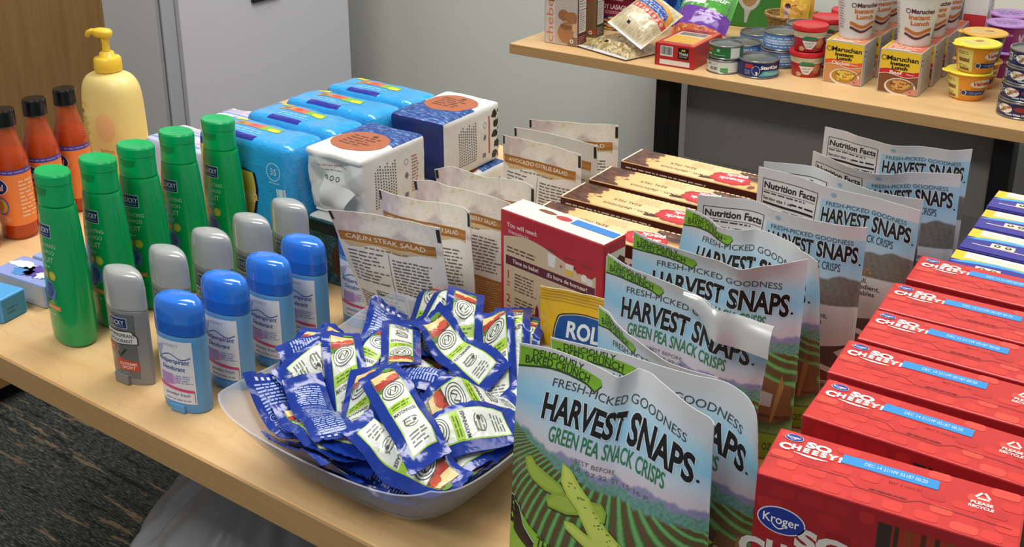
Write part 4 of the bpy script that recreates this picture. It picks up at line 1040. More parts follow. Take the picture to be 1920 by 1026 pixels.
b.text(S, 'ROLD', W*.55, H*.665, .0150, M('e6e8e6', .3), 5, width=W*.46, bold=.03); b.text(S, 'GOLD', W*.55, H*.505, .0170, M('e6e8e6', .3), 5, width=W*.58, bold=.035)
b.text(S, 'Pretzels', W*.55, H*.435, .0075, M('e6e8e6', .3), 5, width=W*.26, shear=.2)
b.text(S, 'tiny', W*.28, H*.275, .0105, M('44506f', .4), 2, bold=.005); b.text(S, 'twists', W*.60, H*.275, .0125, M('2b3568', .4), 2, bold=.02)
b.ell(S, W*.5, H*.12, .03, .010, M('a8642c', .5), 2, wob=.1)
o = b.build('pretzel_bag'); tag(o, 'yellow pretzel bag with a blue emblem in front of the red baking box', 'snack bag'); o.location = (-.474, .8215, T+.0003)
# ================================================================== cartons on the front table
# ---- red baking mix box
W, D, H = .137, .036, .176
t = thing('baking_mix_box', 'red edged tan baking mix box behind the yellow pretzel bag', 'food box', (-.5385, .8695, T), -.135)
b = B(); RED = M('b3222e', .35); TANB = M('cdb596', .45); CRM = M('f0e6cc', .45); MAR = M('5a1f2c', .4)
b.rbox(-W/2, W/2, -D/2, D/2, 0, H, RED, .0018); F = box_faces(-W/2, W/2, -D/2, D/2, 0, H)
b.rect(F['top'], .001, .001, W-.001, D-.001, CRM, 1); b.rect(F['top'], .004, D*.40, W-.003, D*.405, M('9c8f78', .5), 2)
S = F['front']
P = [(.005, .004), (.005, H-.029)]+[(W*(.04+.92*k/14), H-.029+.006*math.sin(k*.42)-(.010 if k > 9 else .0)*(k-9)/5) for k in range(1, 14)]+[(W-.009, H-.0365), (W-.009, .004)]
b.poly(S, P, TANB, 1)
b.text(S, 'You will need:', W*.07, H-.0165, .0052, M('f0dcd2', .4), 2, al='L', bold=.01); b.text(S, 'Necesitarás:', W*.09, H-.0235, .0042, M('f0dcd2', .4), 2, al='L')
b.lines(S, W*.07, H-.046, W*.36, H-.038, 2, M('5a4636', .5), 2, 3, ragged=0)
b.rect(S, W*.06, H-.060, W*.93, H-.0495, MAR, 2); b.text(S, 'Time to bake!', W*.13, H-.0565, .0046, M('ead6c6', .4), 3, al='L', bold=.015); b.text(S, '¡Es hora de hornear!', W*.86, H-.0565, .0046, M('ead6c6', .4), 3, al='R', bold=.015)
for k, (x, lab) in enumerate(((.52, 0), (.69, 1), (.85, 2))): b.lines(S, W*x-.007, H-.0275-.002*k, W*x+.007, H-.0245-.002*k, 1, M('5a4636', .5), 2, k+2, ragged=0)
b.poly(S, [(W*.48, H-.030), (W*.56, H-.030), (W*.55, H-.044), (W*.49, H-.044)], M('e0dfda', .3), 2); b.poly(S, [(W*.65, H-.0335), (W*.73, H-.0335), (W*.72, H-.0465), (W*.66, H-.0465)], M('dedcd0', .3), 2); b.poly(S, [(W*.655, H-.040), (W*.725, H-.040), (W*.72, H-.0465), (W*.66, H-.0465)], M('d9b93c', .4), 3)
for x in (.61, .77): b.text(S, '+', W*x, H-.042, .0055, M('b3222e', .4), 2, bold=.02)
b.ell(S, W*.83, H-.043, .0042, .0042, M('e3e0d8', .4), 2); b.ell(S, W*.88, H-.045, .0042, .0042, M('dad6cc', .4), 3)
for k in range(3):
    y = H-.076-.028*k; b.text(S, '123'[k], W*.085, y, .0095, M('b3222e', .4), 2, bold=.01); b.lines(S, W*.065, y-.010, W*.11, y-.003, 2, M('c0505a', .5), 2, k, ragged=.1)
    b.lines(S, W*.15, y-.013, W*.38, y+.009, 6, M('5e4a3a', .5), 2, k+5); b.lines(S, W*.60, y-.015, W*.90, y+.009, 6, M('5e4a3a', .5), 2, k+9)
b.ell(S, W*.46, H-.083, .0072, .0085, M('77756f', .3, metal=.6), 2)
for k in range(4): b.rect(S, W*.435+.0022*k, H-.088, W*.435+.0022*k+.0009, H-.078, M('c9c7c0', .3), 3)
b.poly(S, [(W*.36, H-.108), (W*.40, H-.108), (W*.395, H-.098), (W*.38, H-.094), (W*.365, H-.098)], M('8f2030', .4), 2)
b.lines(S, W*.08, .02, W*.5, .06, 7, M('5e4a3a', .5), 2, 20)
S = F['right']; b.rect(S, .003, .003, D-.002, H-.012, M('e2d6c4', .45), 1); b.poly(S, [(.004, H-.055), (D-.002, H-.045), (D-.002, H-.024), (D*.7, H-.018), (.004, H-.036)], M('4a2a20', .5), 2)
b.ell(S, D*.55, H-.026, .007, .006, M('6b3a2a', .5), 3, wob=.2); b.lines(S, .006, .02, D-.005, H-.065, 16, M('6b5648', .5), 2, 5); b.rect(S, .004, H-.062, D-.004, H-.06, RED, 2)
b.ell(F['top'], W*.32, D*.72, .012, .0035, M('7a4430', .4), 2, wob=.1); b.ell(F['top'], W*.49, D*.66, .010, .005, M('b3303c', .4), 2)
b.build('carton', t)
b = B(); b.box(W*.08, W*.5-.003, D*.02, D*.34, H+.0005, H+.0009, M('2f7cc9', .35)); b.build('blue_tape', t)

# ---- pudding cartons
def drip():
    t = NT('caramel_and_chocolate_print'); uv, u, v = t.uv()
    n = t.noise(t.mapping(uv, (9, 3.5, 1)), 1.0, 3, .6); n2 = t.noise(t.mapping(uv, (14, 8, 1)), 1, 3)
    base = t.ramp(u, [(0, 'd8a562'), (.35, 'e6be86'), (.55, 'eac896'), (.95, 'd9a562')])
    edge = t.math('MULTIPLY_ADD', t.math('SUBTRACT', n, .5), .34, .17)
    k = t.step(u, edge, .012)
    edge2 = t.math('MULTIPLY_ADD', t.math('SUBTRACT', n2, .5), .30, .76)
    k2 = t.math('MULTIPLY', t.step(edge2, u, .012), t.step(.50, v, .10))
    c = t.mix(t.math('MAXIMUM', k, k2), base, t.ramp(n2, [(.35, '3d251d'), (.65, '6d4638')]))
    return t.out(c, .4, .4)
DRIP = drip(); CHOC = M('4a1a14', .4)
def pudding_box(label):
    W, D, H = .197, .056, .125
    b = B(); b.rbox(-W/2, W/2, -D/2, D/2, 0, H, M('d9a766', .45), .0015); F = box_faces(-W/2, W/2, -D/2, D/2, 0, H)
    S = F['top']; b.add(S.map(np.array([(.001, .001), (W-.001, .001), (W-.001, D-.001), (.001, D-.001)]), .0002), [(0, 1, 2, 3)], DRIP, uv=[(0, 0), (1, 0), (1, 1), (0, 1)])
    b.rect(S, .0, .001, .0022, D-.001, M('ead9bf', .5), 1)
    # wavy cut back edge and scalloped print near the back
    for k in range(22): b.ell(S, .05+.0066*k, D-.0016, .0028, .0012, M('f0d0a0', .5), 1, n=10)
    DK = M('51301f', .45)
    b.text(S, 'mmm...delicious', W*.44, D*.30, .0075, DK, 2, width=W*.36, rot=PI); b.text(S, 'REAL MILK', W*.38, D*.58, .0066, DK, 2, width=W*.19, rot=PI)
    b.lines(S, W*.42, D*.62, W*.60, D*.90, 6, M('c9a679', .5), 2, 4, th=.25)
    b.ell(S, W*.735, D*.40, .0265, .0185, M('b5222c', .35), 3, n=40, wob=.10, seed=4); b.ell(S, W*.735, D*.40, .0225, .0150, M('c92a33', .35), 4)
    b.text(S, 'Snack', W*.735, D*.46, .0088, M('f4f0ea', .35), 5, width=.033, rot=PI+.12, bold=.03); b.text(S, 'pack', W*.745, D*.68, .0082, M('f4f0ea', .35), 5, width=.027, rot=PI+.12, bold=.03)
    b.stroke(S, [(W*.65+.0018*k, D*.62+.008*math.sin(k*.14+.3)) for k in range(20)], .0014, M('f4f0ea', .35), 5)
    b.ell(S, W*.605, D*.20, .012, .0035, M('4a2c20', .4), 2, rot=.2, wob=.15); b.ell(S, W*.55, D*.24, .002, .0015, M('4a2c20', .4), 2); b.ell(S, W*.90, D*.18, .004, .006, M('7a4a26', .4), 2, wob=.3)
    S = F['front']; b.rect(S, .0005, .0005, W-.0005, H-.0008, CHOC, 1); b.lines(S, W*.04, H-.009, W*.62, H-.005, 1, M('e3d6cf', .5), 2, 3, ragged=0)
    b.rect(S, W*.35, .010, W-.006, H-.016, M('d8d4cc', .5), 2); b.lines(S, W*.38, .014, W-.012, H-.020, 15, M('55504c', .5), 3, 9)
    o = b.build('pudding_box'); tag(o, label, 'pudding box', 'caramel coloured pudding cartons in a row'); return o
pb = ['pudding carton nearest the red baking box, partly behind a snack pouch', 'second pudding carton from the front', 'third pudding carton from the front, behind the lentil pouches', 'farthest pudding carton, its dark front edge with white print showing']
p0 = pudding_box(pb[0])
for i, (x, y, r) in enumerate([(-.5445, .984, .0), (-.5425, 1.0585, -.010), (-.5435, 1.1265, -.006), (-.5425, 1.2055, -.022)]):
    o = p0 if i == 0 else p0.copy()
    if i: COL.objects.link(o); o['label'] = pb[i]
    place(o, (x, y, T+.0002), r)

# ---- red macaroni cartons
def redblocks():
    t = NT('red_mosaic_print'); n = t.obj()
    v = t.new('ShaderNodeTexVoronoi', distance='CHEBYCHEV', feature='F1'); v.inputs['Scale'].default_value = 38; v.inputs['Randomness'].default_value = .75
    t.t.links.new(n, v.inputs['Vector'])
    sp = t.new('ShaderNodeSeparateColor'); t.t.links.new(v.outputs['Color'], sp.inputs[0])
    c = t.ramp(sp.outputs[0], [(0, 'c12b2b'), (.5, 'c62d2c'), (1, 'cb312d')])
    k = t.step(.0125*1.0, v.outputs['Distance'], .0)
    return t.out(c, .33, .45, coat=.08)
REDB = redblocks()
def shop_mark(b, S, x, y, s, L=3):
    b.ell(S, x, y, .0110*s, .0072*s, M('d9dcea', .35), L); b.ell(S, x, y, .0104*s, .0066*s, M('22368f', .3), L+1)
    b.text(S, 'Kroger', x, y-.0018*s, .0046*s, M('eef0f6', .35), L+2, width=.0165*s, bold=.01)
    b.stroke(S, [(x-.004*s+.0008*s*k, y-.0022*s-.0022*s*math.sin(PI*k/8)) for k in range(9)], .0006*s, M('eef0f6', .35), L+2)
def so_cheesy(b, S, x, y, s, m, L=3, under=True):
    b.text(S, 'SO', x+.0060*s, y+.0090*s, .0088*s, m, L, width=.0235*s, bold=.055, rot=-.04)
    letters = 'CHEESY!'; xs = (-.0225, -.0125, -.0030, .0050, .0125, .0205, .0275); hs = (1.15, .95, .85, .85, .9, .95, .95)
    for c, dx, hh in zip(letters, xs, hs): b.text(S, c, x+dx*s, y-(.0025*s if c == 'C' else 0), .0085*s*hh, m, L, sx=1.08, bold=.055, rot=-.03)
    if under: b.stroke(S, [(x+s*(-.013+.0022*k), y-.0035*s-.0012*s*math.sin(PI*k/14)-.00005*k) for k in range(15)], [.0005*s+.0022*s*math.sin(PI*k/14) for k in range(15)], m, L)
def mac_box(label):
    W, D, H = .168, .0615, .150
    t = thing('macaroni_box', label, 'macaroni box', (0, 0, T), 0, 'red macaroni cartons in a row')
    b = B(); b.rbox(-W/2, W/2, -D/2, D/2, 0, H, REDB, .0014); F = box_faces(-W/2, W/2, -D/2, D/2, 0, H); WH = M('f2efe8', .38)
    S = F['top']
    shop_mark(b, S, .0125, .0525, .62); so_cheesy(b, S, .0265, .0385, .78, WH)
    LINE = M('6d1518', .5)
    b.stroke(S, [(.002, .0235), (.056, .0235), (.065, .0165), (.096, .0155), (.105, .0215), (W-.006, .0195)], .0006, LINE, 2)
    b.lines(S, .073, .0175, .096, .0205, 1, M('7f1c1c', .5), 2, 4, ragged=0); b.text(S, 'LIFT TAB TO OPEN', .085, .0178, .0022, M('7f1c1c', .5), 3, width=.025); b.text(S, 'BEST IF USED BY', .094, .0318, .0024, M('7f1c1c', .5), 3, width=.022)
    # recycling triangle
    x, y = W-.026, .046
    for k in range(3):
        a = PI/2+k*2*PI/3; p = (x+.0062*math.cos(a), y+.0056*math.sin(a)); q = (x+.0062*math.cos(a+2*PI/3), y+.0056*math.sin(a+2*PI/3))
        m1 = (p[0]*.82+q[0]*.18, p[1]*.82+q[1]*.18); m2 = (p[0]*.12+q[0]*.88, p[1]*.12+q[1]*.88); b.stroke(S, [m1, m2], .0017, WH, 3)
    b.text(S, 'PLEASE', x, y-.0095, .0030, WH, 3, width=.014, bold=.03); b.text(S, 'RECYCLE', x, y-.0140, .0030, WH, 3, width=.016, bold=.03)
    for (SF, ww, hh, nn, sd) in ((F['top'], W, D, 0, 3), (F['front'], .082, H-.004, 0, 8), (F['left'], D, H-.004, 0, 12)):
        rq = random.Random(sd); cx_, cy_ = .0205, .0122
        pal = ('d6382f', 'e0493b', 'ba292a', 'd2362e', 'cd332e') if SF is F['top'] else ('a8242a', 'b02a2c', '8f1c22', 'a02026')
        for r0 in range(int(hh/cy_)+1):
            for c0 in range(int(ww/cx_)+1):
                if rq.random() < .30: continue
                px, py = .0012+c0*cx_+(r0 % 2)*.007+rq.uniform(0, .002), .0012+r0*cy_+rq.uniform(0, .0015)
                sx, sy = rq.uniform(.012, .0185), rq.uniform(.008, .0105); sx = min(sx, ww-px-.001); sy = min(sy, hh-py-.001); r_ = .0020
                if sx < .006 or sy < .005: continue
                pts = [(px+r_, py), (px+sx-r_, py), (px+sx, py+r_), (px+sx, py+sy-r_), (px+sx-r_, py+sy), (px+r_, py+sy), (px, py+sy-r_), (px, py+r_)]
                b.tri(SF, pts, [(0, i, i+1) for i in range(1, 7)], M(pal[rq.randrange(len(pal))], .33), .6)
    S = F['front']; SIL = M('cfccc6', .4)
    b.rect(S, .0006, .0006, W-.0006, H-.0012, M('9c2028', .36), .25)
    shop_mark(b, S, .020, H-.033, 1.55); so_cheesy(b, S, .040, H-.066, 1.75, SIL)
    b.rect(S, .0835, .0, .165, H-.0095, M('8f2a1c', .5), 1); b.rect(S, .0835, .0, .0925, H-.0095, M('2a2522', .5), 2)
    for k in range(9): b.rect(S, .094+.0085*k, 0, .097+.0085*k, H-.0095, M(('3a1f18', '7a3a22', '4a2018')[k % 3], .5), 2)
    b.rect(S, .1165, H-.060, .166, H-.021, M('b9b5ac', .45), 3); b.rect(S, .1205, H-.056, .163, H-.027, M('6a6560', .5), 4)
    b.ell(S, .11, .045, .036, .028, M('c98a2c', .5), 3, wob=.06); b.ell(S, .11, .048, .028, .020, M('e6b23c', .5), 4, wob=.12, seed=4)
    S = F['right']; b.rect(S, .004, .01, D-.004, H-.02, M('c9c4ba', .5), 1); b.lines(S, .008, .02, D-.008, H-.03, 16, INK, 2, 3); b.rect(S, .004, H-.018, D-.004, H-.006, M('cf7a2c', .5), 1)
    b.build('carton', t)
    b = B(); Q = Flat((-W/2, -D/2, H), (1, 0, 0), (0, 1, 0)); b.box(-.0350, .0300, .0085, .0190, .0001, .0005, M('2f8fd6', .35))
    b.text(Flat((0, 0, .0005), (1, 0, 0), (0, 1, 0)), 'DEC 14 21/1PF 05187 00:20', .0015, .0118, .0042, M('cfe8f8', .4), 1, width=.042)
    o = b.build('date_label', t); o.location = (0, 0, H)
    return t
mb = ['red macaroni carton nearest the camera, its front panel showing', 'second red macaroni carton from the front', 'third red macaroni carton from the front', 'third red macaroni carton counted from the blue cocoa boxes', 'red macaroni carton second from the blue cocoa boxes', 'farthest red macaroni carton, touching the blue cocoa boxes']
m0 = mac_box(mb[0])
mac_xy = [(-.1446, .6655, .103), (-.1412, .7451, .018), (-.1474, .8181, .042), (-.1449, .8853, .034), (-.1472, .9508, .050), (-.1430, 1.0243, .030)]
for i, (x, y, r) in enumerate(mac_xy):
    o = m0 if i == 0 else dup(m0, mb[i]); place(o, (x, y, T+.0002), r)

# ---- blue cocoa cartons (their print is upside down)
def cocoa_box(label):
    W, D, H = .172, .062, .128
    b = B(); BL = M('2e2a92', .35); b.rbox(-W/2, W/2, -D/2, D/2, 0, H, BL, .0014); F = box_faces(-W/2, W/2, -D/2, D/2, 0, H); S = F['top']
    b.rect(S, .001, D*.60, W-.001, D-.001, M('f0c42c', .35), 1); b.rect(S, .012, D*.72, W-.002, D-.001, M('f1e9d2', .4), 2)
    b.lines(S, .018, D*.78, W*.5, D*.90, 1, M('d8cfae', .5), 3, 3, ragged=0); b.rect(S, W*.52, D*.70, W-.001, D*.86, M('f3d24a', .35), 3)
    P = [(.001, D*.50), (.018, D*.64), (.045, D*.70), (.075, D*.66), (W*.52, D*.62), (W-.001, D*.60), (W-.001, D*.44), (.05, D*.46)]
    b.poly(S, P, M('3fa3dc', .35), 4); P = [(.001, .001), (.001, D*.46), (.03, D*.56), (.06, D*.60), (.09, D*.57), (W-.001, D*.56), (W-.001, .001)]; b.poly(S, P, BL, 5)
    b.rect(S, W*.55, D*.60, W-.001, D*.74, M('4fb3e4', .35), 5); b.text(S, 'ORIGINAL', W*.66, D*.71, .0062, M('e9f2f8', .35), 6, rot=PI, al='L' if False else 'C', bold=.02)
    b.rect(S, .028, D*.30, .052, D*.47, M('efe6c2', .4), 6)
    for k in (0, 1): b.ell(S, .0345+.011*k, D*.385, .0035, .0035, M('35351f', .5), 7); b.ell(S, .0345+.011*k, D*.385, .0014, .0016, M('efe6c2', .5), 8)
    b.stroke(S, [(.010, D*.285), (.045, D*.275), (.085, D*.255), (.10, D*.20), (.115, D*.165), (W-.002, D*.15)], .0016, M('eccfb2', .4), 6)
    WHT = M('f4f4f6', .35)
    b.text(S, 'swiss', W*.60, D*.42, .0130, WHT, 7, width=.045, rot=PI, bold=.04, shear=.15); b.text(S, 'miss', W*.87, D*.42, .0130, WHT, 7, width=.036, rot=PI, bold=.04, shear=.15)
    b.lines(S, W*.60, D*.05, W*.85, D*.12, 1, M('d7a6c9', .4), 7, 5, ragged=0)
    S = F['front']; b.rect(S, .001, .001, W-.001, H*.5, M('8a4a2c', .45), 1); b.ell(S, W*.5, H*.4, .05, .035, M('e9dcc4', .45), 2)
    b.text(S, 'swiss miss', W*.5, H*.72, .014, WHT, 2, width=.11, bold=.03)
    o = b.build('cocoa_box'); tag(o, label, 'cocoa box', 'blue cocoa cartons behind the red ones'); return o
cb = ['blue cocoa carton directly behind the last red macaroni carton', 'second blue cocoa carton behind the red cartons', 'blue cocoa carton second from the far end', 'farthest blue cocoa carton near the black table leg']
c0 = cocoa_box(cb[0])
for i, (x, y, r) in enumerate([(-.127, 1.107, .0), (-.126, 1.174, -.012), (-.126, 1.2405, .006), (-.127, 1.309, -.01)]):
    o = c0 if i == 0 else c0.copy()
    if i: COL.objects.link(o); o['label'] = cb[i]
    place(o, (x, y, T+.0002), r)
PILE = [
    ('', 0.0354, 0.0357, 3.236, 1),
    ('', -0.0517, -0.0135, 2.565, 1),
    ('', -0.0523, 0.0579, 4.097, 1),
    ('', -0.0075, 0.0550, 5.637, 0),
    ('', -0.0125, -0.0008, 4.250, 1),
    ('', 0.0064, -0.0265, 5.524, 1),
    ('', 0.0208, 0.0429, 1.428, 0),
    ('', 0.0432, -0.0559, 4.443, 1),
    ('', 0.0004, -0.0073, 1.276, 1),
    ('', 0.0355, -0.0213, 0.936, 0),
    ('', -0.0060, 0.0347, 1.479, 1),
    ('', 0.0348, 0.0008, 3.180, 1),
    ('', -0.0563, 0.0503, 0.539, 0),
    ('', -0.0153, 0.0523, 2.508, 0),
    ('', 0.0065, -0.0301, 4.656, 0),
    ('', 0.0214, -0.0042, 1.393, 0),
    ('', -0.0456, 0.0223, 3.990, 1),
    ('', 0.0346, -0.0355, 2.452, 0),
    ('', -0.0139, 0.0247, 3.847, 0),
    ('', 0.0570, 0.0259, 5.080, 1),
    ('mayonnaise sachet lying low along the front rim of the bowl', 0.0164, -0.0721, -1.488, 1),
    ('mayonnaise sachet half buried under the long back-up sachet at the front', -0.0262, -0.1035, 1.280, 0),
    ('mayonnaise sachet showing only its yellow bread corner at the front', -0.0040, -0.0730, -1.158, 0),
    ('mayonnaise sachet tucked under the dark ones at the left rim', -0.1131, -0.0254, 0.448, 0),
    ('back-up mayonnaise sachet beneath the middle of the heap', 0.0318, -0.0114, -1.652, 1),
    ('mayonnaise sachet with only a white strip peeking out mid heap', 0.0369, 0.0167, -0.558, 0),
    ('mayonnaise sachet mostly covered in the upper middle of the heap', -0.0292, 0.0517, 0.423, 0),
    ('mayonnaise sachet at the right side next to the front snack pouch', 0.0448, 0.1108, 0.374, 0),
    ('mayonnaise sachet whose round mark peeks out near the front corner', 0.0616, -0.0476, -1.438, 0),
    ('mayonnaise sachet with a lime patch peeking out between two crossing ones', -0.0047, -0.0463, 0.348, 0),
    ('back-up mayonnaise sachet sticking out over the left front rim', -0.0719, -0.0785, 1.328, 1),
    ('mayonnaise sachet with dark sandwich picture in the left hollow', -0.0965, -0.0055, 0.515, 0),
    ('shaded back-up mayonnaise sachet leaning on the left back rim', -0.1008, 0.0110, -0.470, 1),
    ('thin curved mayonnaise sachet bridging the left hollow', -0.0944, -0.0037, -0.183, 0),
    ('short looking mayonnaise sachet beside the left front rim', -0.0396, -0.0860, 1.141, 0),
    ('mayonnaise sachet at the back right, before the pretzel bag', 0.0271, 0.1235, 0.565, 0),
    ('mayonnaise sachet topmost at the back of the heap', -0.0725, 0.1109, 0.182, 0),
    ('mayonnaise sachet behind the upright one, lime band showing', -0.0576, 0.1038, -3.218, 0),
    ('back-up mayonnaise sachet with rows of print at the back left', -0.0923, 0.0530, 0.389, 1),
    ('white panelled mayonnaise sachet beside the back-up one at back left', -0.0714, 0.0473, -2.816, 0),
    ('mayonnaise sachet with sandwich picture beneath the upright one', -0.0615, 0.0112, 0.118, 0),
    ('mayonnaise sachet left of the central crossing pair', -0.0623, -0.0186, 0.830, 0),
    ('mayonnaise sachet at the back with its sandwich end up, right of centre', -0.0237, 0.1116, 0.566, 0),
    ('back-up mayonnaise sachet lying across the middle of the heap', 0.0229, -0.0037, -4.428, 1),
    ('mayonnaise sachet with glare on its mark, right back of the heap', 0.0268, 0.0982, 0.670, 0),
    ('mayonnaise sachet running under the front pouch on the right', 0.0722, 0.0512, -3.269, 0),
    ('mayonnaise sachet with white lower panel, left under the central one', -0.0160, -0.0531, 0.532, 0),
    ('small looking upright mayonnaise sachet with sandwich at its lower end', -0.0406, 0.0358, -2.442, 0),
    ('mayonnaise sachet along the right front rim, sandwich end to the right', 0.0898, -0.0162, -0.188, 0),
    ('long mayonnaise sachet slanting right across the heap', 0.0662, 0.0101, -3.451, 0),
    ('mayonnaise sachet slanting right just below the long one', 0.0793, -0.0278, -3.654, 0),
    ('large mayonnaise sachet slanting down right in the upper heap', -0.0105, 0.0886, 1.314, 0),
    ('large back-up mayonnaise sachet with pale blue print at the left front', -0.0485, -0.0699, -2.101, 1),
    ('front mayonnaise sachet reaching the near bowl corner with its sandwich end', 0.0560, -0.0732, -1.538, 0),
    ('topmost mayonnaise sachet in the centre of the heap', 0.0331, -0.0489, 1.117, 0),
]
# ================================================================== frosted bowl with mayonnaise sachets
BC = (-.573, .666)
BA0, BN0, BA1, BN1, BZC, BSAG, BEXP = .1345, 6.4, .070, 3.5, .086, .015, 1.6
def sq_r(th, a, n): return a*(abs(np.cos(th))**n+abs(np.sin(th))**n)**(-1/n)
def rim_z(th):
    c, s = abs(np.cos(th)), abs(np.sin(th)); q = np.minimum(c, s)/np.maximum(c, s)
    return BZC-BSAG*(1-q**2)
FROST = NT('frosted_plastic'); _p = FROST.p
_p.inputs['Base Color'].default_value = lin('c3cad6'); _p.inputs['Roughness'].default_value = .35
_p.inputs['Alpha'].default_value = .34; _p.inputs['Specular IOR Level'].default_value = .5; _p.inputs['Subsurface Weight'].default_value = 0
b = B(); NTH = 160; rows = []
TT = [0, .02, .05, .1, .17, .25, .34, .44, .55, .66, .77, .88, 1]
TH_ = [2*PI*k/NTH for k in range(NTH)]
def wall(t, off, dz):
    g = []
    for th in TH_:
        r0 = sq_r(th, BA1, BN1); R = sq_r(th, BA0, BN0); r = r0+(R-r0)*t-off
        g.append((r*math.cos(th), r*math.sin(th), max(0.0, rim_z(th)*t**BEXP+dz)))
    return g
outer = [wall(t, 0, 0) for t in TT]; inner = [wall(t, .002, .0022 if t < .99 else 0) for t in TT]
foot = [[(p[0]*.93, p[1]*.93, 0) for p in outer[0]]]
b.grid(np.array(foot+outer), FROST.m, True, wrap=True, uv=False); b.grid(np.array(inner[::-1]), FROST.m, True, wrap=True, uv=False)
b.grid(np.array([outer[-1], inner[-1]]), FROST.m, False, wrap=True, uv=False)
b.add(foot[0], [tuple(range(NTH))[::-1]], FROST.m); b.add(inner[0], [tuple(range(NTH))], FROST.m)
o = b.build('serving_bowl'); tag(o, 'square frosted plastic bowl with flared corners full of blue sachets', 'bowl'); o.location = (BC[0], BC[1], T+.0004)

SL, SW = .112, .038; NU, NV = 11, 31
def s_prof(u, v): return .0004+.0034*np.clip(1-(abs(u)/.9)**2.5, 0, 1)**.8*np.clip(1-(abs(v)/.86)**2.5, 0, 1)**.8
UU, VV = np.meshgrid(np.linspace(-1, 1, NU), np.linspace(-1, 1, NV)); STH = s_prof(UU, VV)
HG, HN = .002, 180
_ax = (np.arange(HN)-HN/2)*HG; _X, _Y = np.meshgrid(_ax, _ax); _th = np.arctan2(_Y, _X); _r0 = sq_r(_th, BA1, BN1)
HF = .0050+rim_z(_th)*np.clip((np.hypot(_X, _Y)+.004-_r0)/(sq_r(_th, BA0, BN0)-_r0), 0, 1)**BEXP
def drape(xy, yaw):
    """let a soft sachet settle on whatever lies below it"""
    e = np.array((np.cos(yaw), np.sin(yaw))); f = np.array((-np.sin(yaw), np.cos(yaw)))
    P = np.array(xy)+(UU*SW/2)[..., None]*e+(VV*SL/2)[..., None]*f
    i = np.clip(P[..., 0]/HG+HN/2, 0, HN-2.001); j = np.clip(P[..., 1]/HG+HN/2, 0, HN-2.001); a = i.astype(int); c = j.astype(int)
    h = np.maximum.reduce([HF[c, a], HF[c+1, a], HF[c, a+1], HF[c+1, a+1]])+.0024; z = h.copy()
    for k in range(26):
        p = np.pad(z, 1, mode='edge'); z = np.maximum(h, (p[:-2, 1:-1]+p[2:, 1:-1]+p[1:-1, :-2]+p[1:-1, 2:])/4)
    k = 4; uu = np.linspace(0, NU-1, (NU-1)*k+1); vv = np.linspace(0, NV-1, (NV-1)*k+1)
    def up(A):
        Q = np.stack([np.interp(uu, np.arange(NU), r) for r in A]); return np.stack([np.interp(vv, np.arange(NV), Q[:, i]) for i in range(Q.shape[1])], 1)
    px, py, pt = up(P[..., 0]), up(P[..., 1]), up(z+2*STH)
    i = np.clip(np.round(px/HG+HN/2).astype(int), 0, HN-1); j = np.clip(np.round(py/HG+HN/2).astype(int), 0, HN-1)
    np.maximum.at(HF, (j, i), pt)
    return P, z
_t = NT('blue_sachet_film'); SBLUE = _t.out(lin('183590'), .17, .5, bump=_t.noise(_t.obj(), 60, 2, .5, .8), bstr=.26, bdist=.004, coat=.2); _t = NT('white_sachet_print'); SWHITE = _t.out(lin('dfe4da'), .18, .5, bump=_t.noise(_t.obj(), 70, 3, .6, .8), bstr=.35, bdist=.004, coat=.5); SLIME = M('a3c93a', .3); SINK = M('3c4038', .4); PALE = M('9db1e2', .4)
